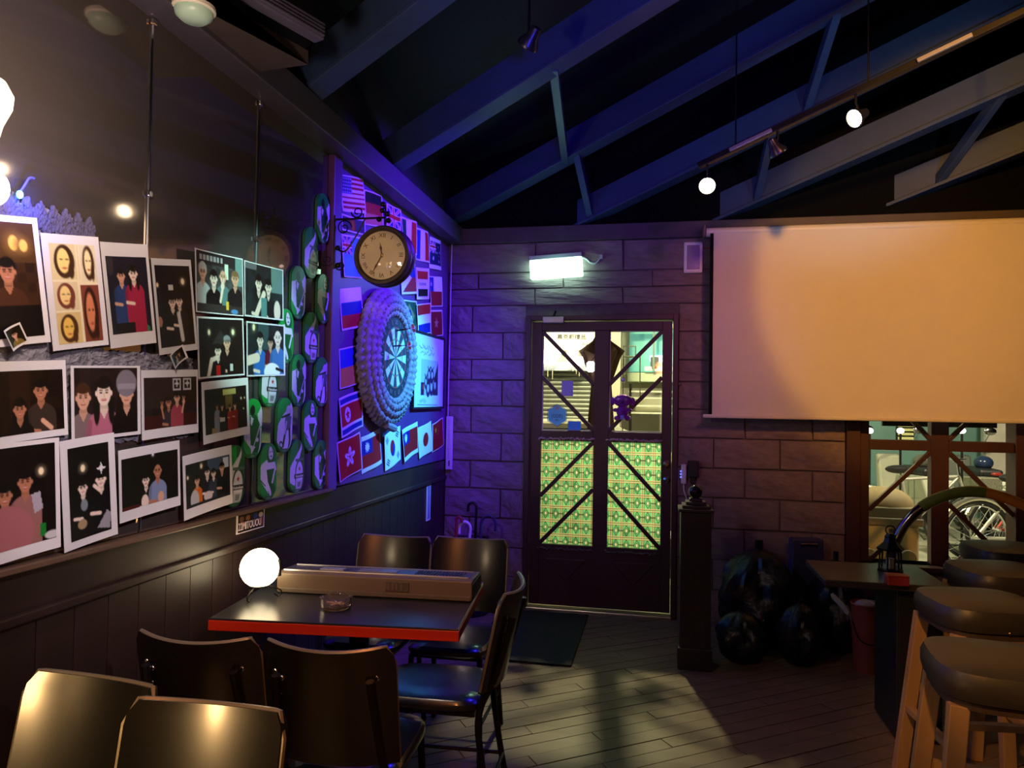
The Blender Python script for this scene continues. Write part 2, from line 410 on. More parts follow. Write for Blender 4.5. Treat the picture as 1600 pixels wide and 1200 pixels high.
def brace(i, pxa, j, pxb):     # a batten from rafter i to rafter j
    def at(k, px):             # point on rafter k whose image is at column px
        best = None
        for t in np.linspace(0, 5.5, 900):
            v = np.array(RS[k]+RD*t)-_C; d = v @ _f
            x = 800+FL*(v @ _r)/d
            if best is None or abs(x-px) < best[0]: best = (abs(x-px), t)
        return RS[k]+RD*best[1]+up*.02
    MB().bar(at(i, pxa), at(j, pxb), .045, .06).build('brace', RAFT, ceiling, bevel=.003)
brace(1, 866, 2, 884); brace(2, 902, 3, 925); brace(2, 1310, 3, 1258); brace(3, 1208, 4, 1182); brace(4, 1568, 5, 1462)

# entrance door
door = struct(bpy.data.objects.new('door_1', None)); C.objects.link(door); door.location = (DX0, D, 0)
def dpart(name, x0, x1, z0, z1, ya, yb, m=DOORW, bevel=.003, par=None):
    return MB().box(((x0+x1)/2-DX0, (ya+yb)/2, (z0+z1)/2), (x1-x0, yb-ya, z1-z0)).build(name, m, par or door, bevel=bevel)
dpart('jamb', DX0, DX0+.035, 0, DZ, -.02, .15); dpart('jamb', DX1-.035, DX1, 0, DZ, -.02, .15)
dpart('lintel', DX0+.035, DX1-.035, DZ-.035, DZ, -.02, .15)
zu0, zu1 = BW(890, 673.5)[2], BW(890, 516)[2]
zl0, zl1 = BW(890, 853)[2], BW(890, 689)[2]
xa0, xa1 = BW(845.5, 600)[0], BW(928, 600)[0]
xb0, xb1 = BW(951, 600)[0], BW(1034.5, 600)[0]
lx0, lx1 = DX0+.04, DX1-.04
F0, F1 = .02, .062
leaf = [('stile', lx0, xa0, .03, 2.03), ('stile', xb1, lx1, .03, 2.03), ('mullion', xa1, xb0, zl0, zu1), ('rail', xa0, xb1, zu1, 2.03),
        ('rail', xa0, xa1, zl1, zu0), ('rail', xb0, xb1, zl1, zu0), ('kick_panel', xa0, xb1, .03, zl0)]
for nme, a, b, c, d_ in leaf: dpart(nme, a, b, c, d_, F0, F1)
for cx in ((xa0+xa1)/2, (xb0+xb1)/2):      # raised pointed panels low on the door
    MB().prism([(-.15, 0), (.15, 0), (0, -.16)], -.008, 0, Matrix(((1, 0, 0, cx-DX0), (0, 0, 1, F0), (0, 1, 0, .36), (0, 0, 0, 1)))).build('raised_panel', DOORW, door, bevel=.004)
def bars(x0, x1, z0, z1, slope, par=door, ox=DX0, yb=F0, m=DOORW, w=.028):
    h = (z1-z0); L = []
    if slope < 0: L = [((x0, z1-.005), (x1, z0+h*.46)), ((x0, z1-h*.46), (x1, z0+.005))]
    else: L = [((x0, z0+h*.46), (x1, z1-.005)), ((x0, z0+.005), (x1, z1-h*.46))]
    for (a, b), (c, d_) in L:
        MB().bar((a-ox, yb+.012, b), (c-ox, yb+.012, d_), w, .024, up=(0, 1, 0)).build('diagonal_bar', m, par, bevel=.003)
bars(xa0, xa1, zu0, zu1, -1); bars(xb0, xb1, zu0, zu1, 1); bars(xa0, xa1, zl0, zl1, 1); bars(xb0, xb1, zl0, zl1, -1)
for a, b in ((xa0, xa1), (xb0, xb1)): dpart('pane', a-.003, b+.003, zu0-.003, zu1+.003, .046, .051, GLASS, 0)
WH = mat('pale_glazing_bead', (.5, .47, .42), .5, var=.05)
for a, b in ((xa0, xa1), (xb0, xb1)):
    dpart('glazing_bead', a, a+.008, zu0, zu1, .04, .062, WH, 0); dpart('glazing_bead', a, b, zu0, zu0+.008, .04, .062, WH, 0)
    dpart('glazing_bead', a, b, zu1-.008, zu1, .04, .062, WH, 0)
FILM = print_mat('stained_glass_film', .3, transl=.75)
def film(name, x0, x1, z0, z1, phase):
    Wd, Hd = x1-x0, z1-z0; cw, chh = .0715, .0975; n = 24
    w, h = int(Wd/cw*n), int(Hd/chh*30); k = Cv(w, h, (.50, .80, .56))
    nz = rng.random((h//12+2, w//12+2)); nz = np.kron(nz, np.ones((12, 12)))[:h, :w]
    k.a *= (.8+.3*nz)[..., None]*np.array([1, 1, 1-.06])
    blk, crm, red = (.05, .07, .04), (.93, .82, .62), (.55, .2, .12)
    for i in range(-1, int(Wd/cw)+2):
        x = (i+phase)*n
        for q in (-2.2, 2.2): k.line(x+q, 0, x+q, h, 1.7, crm); k.line(x+q+1.3, 0, x+q+1.3, h, .9, (.35, .12, .08))
    for j in range(0, int(Hd/chh)+2):
        y = j*30-6
        for q in (-2.2, 2.2): k.line(0, y+q, w, y+q, 1.7, crm); k.line(0, y+q+1.3, w, y+q+1.3, .9, red)
    for i in range(-1, int(Wd/cw)+2):
        for j in range(-1, int(Hd/chh)+2):
            x, y = (i+phase+.5)*n, j*30+9
            def rh(rx, ry, wd=1.4):
                p = [(x-rx, y), (x, y-ry), (x+rx, y), (x, y+ry)]
                for t in range(4): k.line(*p[t], *p[(t+1) % 4], wd, blk)
            k.poly([(x-3.4, y), (x, y-5.2), (x+3.4, y), (x, y+5.2)], (.96, .88, .72))
            rh(7, 10.8, 1.0); rh(3.6, 5.6, .8); k.line(x-12, y, x-7.5, y, 1.3, blk); k.line(x+7.5, y, x+12, y, 1.3, blk)
    me = k.mesh('pane', Wd, Hd, FILM)
    return link(name, me, door, Matrix(((1, 0, 0, (x0+x1)/2-DX0), (0, 0, -1, .048), (0, 1, 0, (z0+z1)/2), (0, 0, 0, 1))))
film('stained_pane', xa0, xa1, zl0, zl1, .05); film('stained_pane', xb0, xb1, zl0, zl1, .35)
TINS = mat('crinkled_foil_trim', (.42, .33, .30), .3, metal=.6, var=.2)
for a, b in ((xa0-.01, xa1+.01), (xb0-.01, xb1+.01)):
    for zz in (zl1+.012, zl0-.03):
        mb = MB(); q = a
        while q < b:
            mb.ball((q-DX0, F0-.004, zz+random.uniform(-.006, .006)), random.uniform(.006, .011), 6, (1.2, .6, 1)); q += .011
        mb.build('foil_trim', TINS if zz > .9 else mat('dull_foil', (.12, .09, .07), .4, metal=.5), door, smooth=True)
dpart('threshold', DX0+.03, DX1-.03, 0, .018, -.03, .08, mat('steel_threshold', (.62, .58, .5), .3, metal=.9), .004)
for py in (725, 750):
    p = BW(1042, py); mb = MB().lathe([(.0001, .026), (.011, .026), (.013, .02), (.024, .014), (.026, 0)], 20, Matrix(((1, 0, 0, p[0]-DX0), (0, 0, -1, F0), (0, 1, 0, p[2]), (0, 0, 0, 1))))
    k = mb.build('lock', BRASS if py < 740 else CHROME, door, smooth=True)
    MB().box((p[0]-DX0, F0-.027, p[2]), (.004, .003, .012)).build('keyhole', BLACKP, k)
for zz in (1.72, 1.0, .25):
    MB().tube([(lx0-.012-DX0, -.012, zz-.05), (lx0-.012-DX0, -.012, zz+.05)], .008, 8).build('hinge', IRON, door, smooth=True)
p = BW(866, 501)
cl = MB().box((p[0]-DX0, -.03, p[2]), (.15, .045, .045)).build('door_closer', mat('grey_metal', (.4, .38, .38), .35, metal=.5), door, bevel=.006)
MB().bar((p[0]-DX0, -.03, p[2]+.025), (p[0]+.02-DX0, -.06, p[2]+.065), .012, .01).build('closer_arm', IRON, cl)
for px, pyz in ((1062, 601), ):
    p = BW(px, pyz); MB().ball((p[0]-DX0, -.024, p[2]), .008, 10).build('stud', CHROME, door, smooth=True)

# window beside the screen
win = struct(bpy.data.objects.new('window_1', None)); C.objects.link(win); win.location = (WX0, D, 0)
def wpart(name, x0, x1, z0, z1, ya=0, yb=.07, m=DOORW, bevel=.004):
    return MB().box(((x0+x1)/2-WX0, (ya+yb)/2, (z0+z1)/2), (x1-x0, yb-ya, z1-z0)).build(name, m, win, bevel=bevel)
px0, px1, px2, px3 = BW(1358, 780)[0], BW(1455, 780)[0], BW(1483, 780)[0], BW(1585, 780)[0]
wz0, wz1, wz2, wz3 = .46, BW(1420, 704)[2], BW(1420, 688)[2], 2.02
wpart('frame', WX0, px0-.06, WZ0, WZ1, -.03, .12); wpart('frame', px0-.055, px0, wz0, wz3)
wpart('frame', px3, WX1, WZ0, WZ1, -.02, .12); wpart('mullion', px1, px2, wz0, wz3)
wpart('frame', px0-.06, px3, wz3, WZ1, -.02, .12); wpart('frame', px0-.06, px3, WZ0, wz0, -.02, .12); wpart('sill', px0-.1, px3+.05, wz0-.03, wz0, -.10, .12)
for a, b in ((px0, px1), (px2, px3)):
    wpart('transom', a, b, wz1, wz2)
    for c, d_ in ((wz0, wz1), (wz2, wz3)): wpart('pane', a-.003, b+.003, c-.003, d_+.003, .05, .055, GLASS, 0)
bars(px0, px1, wz0, wz1, 1, win, WX0, .0); bars(px2, px3, wz0, wz1, -1, win, WX0, .0)
bars(px0, px1, wz2, wz3, -1, win, WX0, .0); bars(px2, px3, wz2, wz3, 1, win, WX0, .0)
# pale outer edges of the diagonal bars catch the street light

# ================================================================== SNAPSHOTS ON THE MIRRORS
SK, SK2, SKW = (.86, .66, .54), (.72, .48, .36), (.95, .86, .78)
HB, HBR, HG = (.06, .05, .05), (.25, .15, .09), (.75, .75, .74)
def person(k, x, y, s, hair=HB, skin=SK, shirt=(.1, .1, .12), long=False, cap=None, glasses=False, peace=None, bald=False, tilt=0., arm=True):
    """x, y: head centre in fractions; s: head half height as a fraction of the height"""
    h, w = k.h, k.w; X, Y, R = x*w, y*h, s*h
    if long:
        k.ell(X, Y+R*.6, R*1.05, R*1.9, hair); k.ell(X-R*.55, Y+R*1.6, R*.4, R*1.2, hair); k.ell(X+R*.6, Y+R*1.5, R*.4, R*1.2, hair)
    k.poly([(X-R*.38, Y+R*.6), (X+R*.38, Y+R*.6), (X+R*.5, Y+R*1.6), (X-R*.5, Y+R*1.6)], tuple(c*.85 for c in skin))
    k.ell(X, Y+R*2.9, R*1.85, R*1.6, shirt); k.rect(X-R*1.85, Y+R*2.9, X+R*1.85, h, shirt)
    k.poly([(X-R*.5, Y+R*1.3), (X+R*.5, Y+R*1.3), (X, Y+R*2.1)], tuple(c*.92 for c in skin))
    if arm:
        k.line(X-R*1.5, Y+R*2.3, X-R*1.7, Y+R*4.2, R*.55, tuple(min(1, c*.8+.02) for c in shirt))
        k.line(X-R*1.7, Y+R*4.2, X-R*.3, Y+R*4.4, R*.5, skin)
    if long:
        k.ell(X-R*.75, Y+R*1.2, R*.33, R*1.3, hair); k.ell(X+R*.78, Y+R*1.2, R*.33, R*1.3, hair)
    if not bald: k.ell(X, Y-R*.22, R*.92, R*1.0, hair, tilt)
    k.ell(X-R*.76, Y+R*.1, R*.14, R*.22, skin); k.ell(X+R*.76, Y+R*.1, R*.14, R*.22, skin)
    k.ell(X, Y+R*.12, R*.72, R*.93, skin, tilt)
    if not bald: k.ell(X-R*.1, Y-R*.62, R*.74, R*.36, hair, tilt+.12)
    d = tuple(c*.25 for c in skin)
    for q in (-1, 1):
        k.ell(X+q*R*.3, Y+R*.05, max(.8, R*.13), max(.6, R*.07), d); k.line(X+q*R*.16, Y-R*.13, X+q*R*.44, Y-R*.15, max(.8, R*.07), tuple(c*.5 for c in hair))
    k.line(X, Y+R*.1, X+R*.05, Y+R*.36, max(.7, R*.07), tuple(c*.8 for c in skin))
    k.ell(X, Y+R*.6, R*.26, max(.7, R*.09), (.62, .2, .18)); k.ell(X, Y+R*.57, R*.18, max(.4, R*.04), (.95, .9, .88))
    if glasses:
        for q in (-1, 1): k.ell(X+q*R*.3, Y+R*.06, R*.22, R*.17, (.15, .13, .12)); k.ell(X+q*R*.3, Y+R*.06, R*.15, R*.11, tuple(c*.8 for c in skin))
    if cap: k.ell(X, Y-R*.62, R*.9, R*.52, cap); k.ell(X+R*.3, Y-R*.32, R*.85, R*.16, tuple(c*.7 for c in cap))
    if peace:
        a = peace; hx, hy = X+a*R*2.0, Y+R*.9
        k.line(X+a*R*1.5, Y+R*3, hx, hy+R*.3, R*.5, skin); k.ell(hx, hy, R*.42, R*.45, skin)
        k.line(hx, hy, hx-R*.28, hy-R*1.05, R*.22, skin); k.line(hx, hy, hx+R*.3, hy-R*1.0, R*.22, skin)
def glows(k, pts, col=(1, .93, .75)):
    for x, y, r in pts: k.ell(x*k.w, y*k.h, r*k.h*1.8, r*k.h*1.8, tuple(c*.5 for c in col), soft=r*k.h*2); k.ell(x*k.w, y*k.h, r*k.h, r*k.h*1.3, col)
def noise_bg(k, amp=.25):
    g = rng.random((k.h//8+2, k.w//8+2)); g = np.kron(g, np.ones((8, 8)))[:k.h, :k.w]; k.a *= (1-amp+2*amp*g)[..., None]
photo_i = [0]
def photo(corners, margins, label, draw, bg=(.05, .045, .06), res=92):
    i = photo_i[0]; photo_i[0] += 1
    c, w, h, a = rectL(*corners); off = .0185+.0022*(i % 6)
    M = ML(c[0], c[1], off, a)
    bend = .004+.003*((i*37) % 5)/5
    def sheet(nx=10):
        mb = MB(); n = nx
        for sgn in (0, 1):
            vs = [(-w/2+w*j/n, s_*h/2, bend*((2*j/n-1)**2)+(-.0008 if sgn else 0)) for j in range(n+1) for s_ in (-1, 1)]
            mb.add(vs, [(2*j, 2*j+2, 2*j+3, 2*j+1) for j in range(n)])
        return mb
    o = sheet().build('photo_print', PAPER, None, smooth=True); o.matrix_world = M
    tag(o, label, 'photo', 'snapshots pinned on the mirror wall')
    l, t, r, b = margins; pw, ph = w*(1-l-r), h*(1-t-b); cx = w*(l-r)/2; cy = h*(b-t)/2
    k = Cv(int(res*pw/max(pw, ph)), int(res*ph/max(pw, ph)), bg); noise_bg(k); draw(k)
    link('picture', k.mesh('picture', pw, ph, PRINT, lambda X, Y: (X+cx, Y+cy, bend*((2*(X+cx)/w)**2)+.0008)), o)
    return o
def d1(k):
    k.rect(0, 0, k.w, k.h*.35, (.3, .2, .1)); glows(k, [(.55, .18, .05), (.75, .2, .04)], (1, .75, .35)); person(k, .35, .42, .1, HB, SK2, (.28, .16, .1)); k.rect(0, k.h*.72, k.w, k.h, (.06, .045, .05))
photo([(-42, 330), (47, 344), (66, 530), (-18, 548)], (.06, .05, .10, .06), 'warm brown bar snapshot with one person, leftmost of the top row', d1, (.2, .12, .07))
def d2(k):
    W_, H_ = k.w, k.h; k.rect(0, 0, W_, H_, (.93, .88, .72))
    for x0, y0, x1, y1, hair, sk in ((0, 0, .62, .36, HBR, (.96, .85, .5)), (.66, 0, 1, .38, HBR, (.97, .9, .66)), (.0, .38, .55, .66, (.45, .22, .18), (.95, .84, .55)), (.58, .41, 1, 1, (.2, .1, .08), (.84, .52, .36)), (0, .69, .55, 1, (.3, .17, .08), (.93, .76, .35))):
        k.rect(x0*W_, y0*H_, x1*W_, y1*H_, tuple(.6*c+.3 for c in sk) if x0 < .5 else (.5, .25, .2) if y0 > .4 else (.9, .85, .7))
        cx, cy, hh, ww = (x0+x1)/2*W_, (y0+y1)/2*H_, (y1-y0)*H_, (x1-x0)*W_
        k.ell(cx, cy, ww*.36, hh*.46, hair); k.ell(cx-ww*.03, cy-hh*.02, ww*.22, hh*.34, sk)
        for q in (-1, 1): k.ell(cx+q*ww*.1, cy-hh*.06, ww*.05, hh*.02, tuple(c*.3 for c in sk))
        k.ell(cx, cy+hh*.18, ww*.08, hh*.025, (.7, .3, .25)); k.ell(cx+ww*.22, cy+hh*.25, ww*.1, hh*.22, hair)
    for a in ((.56*W_, .37*H_), ): k.rect(.56*W_, 0, .6*W_, H_, (.93, .88, .72)); k.rect(0, .36*H_, .58*W_, .385*H_, (.93, .88, .72)); k.rect(0, .665*H_, .57*W_, .69*H_, (.93, .88, .72))
photo([(50, 366), (141, 369), (157, 539.5), (69, 548)], (.12, .08, .09, .05), 'yellowish collage print of five close-up faces in a white border', d2, (.8, .7, .5))
def d3(k):
    k.rect(0, 0, k.w, k.h, (.09, .09, .16)); k.ell(k.w*.1, k.h*.1, 6, 14, (.2, .18, .2)); k.ell(k.w*.75, k.h*.97, 14, 8, (.15, .5, .32))
    person(k, .36, .25, .085, HB, SK, (.13, .24, .46)); person(k, .66, .22, .09, HB, SKW, (.66, .13, .28), long=True, tilt=.2); k.rect(k.w*.1, k.h*.86, k.w*.6, k.h, (.06, .06, .09))
photo([(143, 379.7), (218, 381), (229.7, 535), (158, 546)], (.08, .13, .06, .13), 'snapshot of a pair in blue shirt and crimson vest, beside the face collage', d3)
def d4(k):
    glows(k, [(.78, .2, .03), (.05, .24, .02)]); k.rect(k.w*.36, k.h*.24, k.w*.5, k.h*.3, (.8, .8, .76)); person(k, .44, .45, .075, HB, SKW, (.05, .05, .07), glasses=True); person(k, .64, .44, .07, HB, SKW, (.09, .09, .1)); k.line(k.w*.6, k.h*.6, k.w*.66, k.h*.92, 6, (.85, .85, .82)); k.ell(k.w*.05, k.h*.68, 4, 6, (.7, .5, .4))
photo([(222.7, 404.4), (285.6, 405.5), (296.4, 546.3), (235.7, 555)], (.06, .07, .06, .07), 'tall dark snapshot of two people leaning heads together, white sleeves bright', d4, (.055, .045, .05))
def d5(k):
    k.rect(0, 0, k.w, k.h*.2, (.16, .15, .16)); k.rect(k.w*.62, k.h*.15, k.w*.7, k.h*.4, (.85, .9, .82)); k.rect(k.w*.85, 0, k.w, k.h*.5, (.45, .6, .58))
    for q in range(7): k.rect(k.w*(.08+.075*q), k.h*.06, k.w*(.13+.075*q), k.h*.14, (.7, .7, .7))
    person(k, .14, .33, .13, HG, SK, (.75, .8, .8), glasses=True); person(k, .58, .36, .12, HG, SK, (.35, .5, .5), bald=True); person(k, .84, .37, .12, (.5, .38, .25), SK, (.08, .08, .1)); person(k, .38, .42, .125, HB, SKW, (.05, .05, .06), long=False, peace=1)
    k.rect(0, k.h*.86, k.w, k.h, (.2, .18, .17)); k.rect(k.w*.64, k.h*.78, k.w*.7, k.h*.93, (.9, .75, .2)); k.ell(k.w*.82, k.h*.95, 7, 3, (.3, .55, .8))
photo([(291, 388), (366.4, 404.4), (368, 494.3), (292, 487.8)], (.02, .02, .02, .02), 'bright borderless snapshot of four people at a table, grey-haired man at its left', d5, (.25, .26, .26))
def d6(k):
    k.rect(k.w*.7, 0, k.w, k.h*.5, (.4, .52, .5)); k.rect(0, 0, k.w*.3, k.h*.12, (.4, .4, .42)); person(k, .36, .36, .14, HB, SKW, (.08, .08, .1), long=True); person(k, .62, .4, .135, HB, SKW, (.06, .06, .08)); k.line(k.w*.3, k.h*.95, k.w*.5, k.h*.55, 9, SKW); k.rect(k.w*.42, k.h*.62, k.w*.58, k.h, (.35, .55, .55)); k.ell(k.w*.85, k.h*.85, 8, 14, SKW)
photo([(368, 405.5), (431, 423), (431, 500.8), (370, 494.3)], (.02, .02, .03, .03), 'bright snapshot of two people cheek to cheek with a raised finger', d6, (.1, .13, .14))
def d7(k):
    glows(k, [(.24, .24, .035), (.78, .23, .04)]); k.poly([(k.w*.3, k.h*.45), (k.w*.5, k.h*.2), (k.w*.7, k.h*.45)], (.16, .16, .16)); person(k, .64, .42, .115, (.3, .3, .3), SK, (.04, .04, .05), cap=(.55, .55, .55)); person(k, .43, .56, .11, HB, SKW, (.03, .03, .04), arm=False); k.line(k.w*.2, k.h, k.w*.28, k.h*.72, 7, SKW); k.line(k.w*.28, k.h*.72, k.w*.4, k.h*.68, 6, SKW); k.rect(k.w*.38, k.h*.82, k.w*.48, k.h, (.75, .08, .08)); k.rect(k.w*.7, k.h*.8, k.w*.76, k.h*.93, (.8, .8, .78))
photo([(297.5, 494.3), (371.2, 497.6), (373.3, 585.4), (300, 593)], (.03, .03, .03, .03), 'dark snapshot with two wall lights glowing behind a man in a cap', d7, (.06, .06, .06))
def d8(k):
    glows(k, [(.18, .08, .05)]); k.rect(k.w*.3, 0, k.w*.6, k.h*.5, (.2, .3, .3)); person(k, .36, .32, .14, HB, SKW, (.15, .42, .75)); person(k, .64, .36, .11, HB, SK, (.4, .08, .14)); person(k, .84, .24, .16, HG, SKW, (.25, .45, .7), bald=True); k.line(k.w*.02, k.h*.72, k.w*.28, k.h*.66, 13, SKW); k.ell(k.w*.68, k.h*.94, 20, 12, (.97, .97, .95)); k.line(k.w*.8, k.h*.88, k.w, k.h*.94, 4, (.1, .1, .12))
photo([(374.4, 499.8), (435, 509.5), (437, 587.5), (375.5, 587.5)], (.03, .03, .04, .03), 'bright snapshot with a blue sleeve thumbs-up and a pale bald head', d8, (.1, .13, .14))
def d9(k):
    k.rect(0, k.h*.75, k.w, k.h, (.22, .06, .07)); k.rect(0, 0, k.w*.55, k.h*.6, (.16, .11, .1))
    for q in (.62, .82):
        k.rect(k.w*q-7, 2, k.w*q+7, k.h*.28, (.75, .75, .75)); k.rect(k.w*q-5, 4, k.w*q+5, k.h*.25, (.08, .08, .08)); k.star(k.w*q, k.h*.14, 5, (.8, .8, .8), 4)
    person(k, .46, .5, .1, HB, SK2, (.2, .17, .2), peace=-1); person(k, .62, .42, .1, HB, SK, (.62, .25, .3), peace=1, arm=False)
photo([(207, 578.4), (298, 577.3), (298, 675), (210, 688)], (.04, .11, .03, .14), 'snapshot of two people giving peace signs under white-edged logo signs', d9, (.1, .06, .06))
def d10(k):
    k.rect(k.w*.45, k.h*.06, k.w*.75, k.h*.18, (.75, .7, .4)); k.rect(k.w*.5, k.h*.2, k.w*.66, k.h*.5, (.42, .34, .16)); glows(k, [(.87, .3, .02), (.95, .3, .015), (.92, .55, .015)]); person(k, .3, .4, .06, HB, SK2, (.5, .55, .62)); person(k, .42, .42, .06, HB, SK, (.08, .08, .1)); person(k, .6, .47, .055, HB, SK, (.62, .1, .08)); person(k, .72, .44, .06, HB, SK, (.5, .07, .08)); k.rect(k.w*.36, k.h*.68, k.w*.48, k.h*.76, (.8, .8, .8)); k.rect(k.w*.16, k.h*.88, k.w*.28, k.h, (.6, .5, .36))
photo([(301.3, 598), (376, 589), (378, 678), (305.7, 694)], (.05, .13, .05, .14), 'snapshot of four people standing outside at night, two in red', d10, (.07, .06, .055))
def d11(k):
    person(k, .42, .5, .12, HB, SKW, (.06, .05, .06)); person(k, .63, .36, .14, HB, SK2, (.5, .56, .7), bald=True); glows(k, [(.55, .02, .03)], (.9, .9, .95)); k.ell(k.w*.4, k.h*.92, 6, 8, SKW); k.ell(k.w*.68, k.h*.9, 5, 6, SK); k.rect(0, k.h*.92, k.w*.3, k.h, (.3, .06, .08))
photo([(169.5, 703.5), (266.7, 687.8), (268.8, 788.6), (172.5, 817.5)], (.04, .13, .04, .15), 'dark snapshot of a seated couple, man in pale blue collar, above the ledge', d11, (.06, .05, .05))
def d12(k):
    glows(k, [(.36, .12, .04), (.05, .3, .03)]); k.rect(k.w*.5, 0, k.w, k.h*.3, (.25, .32, .4)); k.rect(k.w*.85, k.h*.05, k.w*.97, k.h*.3, (.8, .85, .9)); person(k, .26, .42, .11, HB, SK, (.85, .42, .08)); person(k, .49, .3, .11, HB, SKW, (.1, .1, .14)); person(k, .63, .36, .1, HB, SKW, (.2, .22, .28)); person(k, .82, .28, .11, HB, SK, (.07, .08, .12)); k.ell(k.w*.2, k.h*.84, 9, 12, (.75, .75, .75)); k.ell(k.w*.5, k.h*.85, 9, 6, (.85, .8, .8)); k.rect(0, k.h*.93, k.w, k.h, (.15, .15, .18))
photo([(270, 712.8), (348, 694.8), (350, 785.4), (273, 813.5)], (.05, .15, .05, .16), 'snapshot of four people around a table, one in an orange shirt', d12, (.1, .09, .1))
def d13(k):
    k.rect(k.w*.2, 0, k.w*.5, k.h, (.16, .09, .05)); person(k, .66, .33, .15, HB, SK2, (.22, .17, .15)); person(k, .34, .6, .14, HB, SK2, (.08, .06, .06), long=True); k.line(k.w*.68, k.h*.82, k.w*.8, k.h*.95, 6, SK)
photo([(-28, 562), (90, 565.5), (93, 675), (-22, 700)], (.05, .12, .05, .09), 'brown snapshot of a man in dark jacket beside a long-haired person, at the picture edge', d13, (.1, .06, .04))
def d14(k):
    person(k, .14, .42, .17, HBR, SK, (.5, .42, .42)); person(k, .46, .36, .19, HB, SKW, (.72, .42, .5), long=True); k.ell(k.w*.82, k.h*.75, 16, 40, HB); person(k, .82, .4, .16, HB, SK, (.05, .04, .05), long=True, arm=False); k.ell(k.w*.82, k.h*.24, 15, 15, (.5, .48, .52)); k.rect(k.w*.68, k.h*.24, k.w*.96, k.h*.33, (.6, .58, .62))
photo([(97.5, 573), (207, 570), (208.5, 679.5), (99, 690)], (.04, .03, .05, .05), 'snapshot of three close faces, one in a grey knitted hat, one in pink', d14, (.12, .08, .09))
def d15(k):
    glows(k, [(.8, .28, .03)]); person(k, .3, .46, .1, HB, SK2, (.66, .36, .38)); person(k, .58, .36, .1, HB, SK2, (.6, .4, .38)); k.poly([(k.w*.66, k.h*.5), (k.w*.78, k.h*.48), (k.w*.82, k.h*.66), (k.w*.7, k.h*.7)], (.68, .66, .7)); k.ell(k.w*.3, k.h*.85, 30, 26, (.66, .4, .42)); k.rect(k.w*.78, k.h*.82, k.w*.86, k.h*.95, (.1, .5, .18)); k.ell(k.w*.94, k.h*.95, 8, 4, (.8, .8, .8))
photo([(-52, 694), (75, 687), (82.5, 852), (-46, 892)], (.04, .04, .06, .1), 'large snapshot of people in pink tops with a green bottle, bottom left of the wall', d15, (.07, .05, .045))
def d16(k):
    glows(k, [(.36, .24, .03)]); person(k, .34, .45, .075, HB, SKW, (.04, .04, .06), long=True); person(k, .78, .4, .085, HB, SKW, (.05, .05, .07), cap=(.06, .06, .07)); k.star(k.w*.8, k.h*.28, 6, (.9, .9, .9), 4); k.ell(k.w*.36, k.h*.64, 4.5, 6, (.5, .55, .58)); k.ell(k.w*.3, k.h*.84, 6, 5, (.66, .56, .42)); k.poly([(k.w*.66, k.h*.93), (k.w*.9, k.h*.76), (k.w, k.h*.8), (k.w*.95, k.h*.97)], (.62, .6, .64)); k.line(k.w*.62, k.h*.46, k.w*.74, k.h*.52, 4, SKW)
photo([(78, 690), (163.5, 675), (171, 834), (85.5, 862.5)], (.13, .08, .12, .07), 'tall white-bordered snapshot of two people in black, one wearing a dark cap', d16, (.05, .045, .05))
def d17(k): person(k, .5, .4, .2, HB, SK, (.5, .42, .2))
photo([(-10, 517), (13, 503), (27, 533), (2, 552)], (.08, .08, .08, .12), 'tiny tilted instant print at the left picture edge', d17, (.12, .1, .06), 30)
def d18(k): person(k, .4, .4, .16, HB, SK, (.6, .62, .6)); person(k, .65, .35, .15, HB, SK, (.2, .18, .18))
photo([(250, 556), (270.4, 537.7), (278, 558), (258.5, 577.8)], (.1, .1, .1, .12), 'tiny instant print tilted like a diamond between larger snapshots', d18, (.08, .06, .05), 34)

# fluffy grey throw pinned behind the snapshots
FUR = mat('grey_fleece', (.26, .25, .29), .95, var=.3, scale=40, bump=1.0)
pl = [LW(-60, 300), LW(140, 342), LW(172, 372), LW(300, 470), LW(300, 682), LW(225, 700), LW(-60, 730)]
ya, yb_, za, zb = LW(-60, 300)[1], LW(300, 560)[1], LW(250, 686)[2], LW(60, 325)[2]
n1, n2 = 46, 60; vs = []; fs = []
for i in range(n1+1):
    for j in range(n2+1):
        yy = ya+(yb_-ya)*i/n1; t = i/n1
        top = zb if yy < LW(140, 345)[1] else zb-.335
        zz = za+(top-za)*j/n2
        e = min(i, n1-i, j, n2-j)
        vs.append((XL+.004+(.001+.005*random.random() if 0 < e else 0), yy+random.uniform(-.006, .006), zz+random.uniform(-.007, .007)))
fs = [(i*(n2+1)+j, (i+1)*(n2+1)+j, (i+1)*(n2+1)+j+1, i*(n2+1)+j+1) for i in range(n1) for j in range(n2)]
fur = MB().add(vs, fs).build('fleece_throw', FUR, None, smooth=False)
tag(fur, 'fluffy grey fleece throw pinned behind the snapshots', 'throw')
tf = MB()
for q in range(2200):
    yy = ya+(LW(142, 345)[1]-ya)*random.random(); zz = zb-random.random()*.060
    tf.ball((XL+.006+random.random()*.006, yy, zz+.012*math.sin(yy*160)), random.uniform(.0025, .0055), 5, (1, 1, 1.6))
o = tf.build('curly_hem', mat('curly_fleece', (.085, .075, .12), .95, var=.2, scale=60), fur, smooth=True)

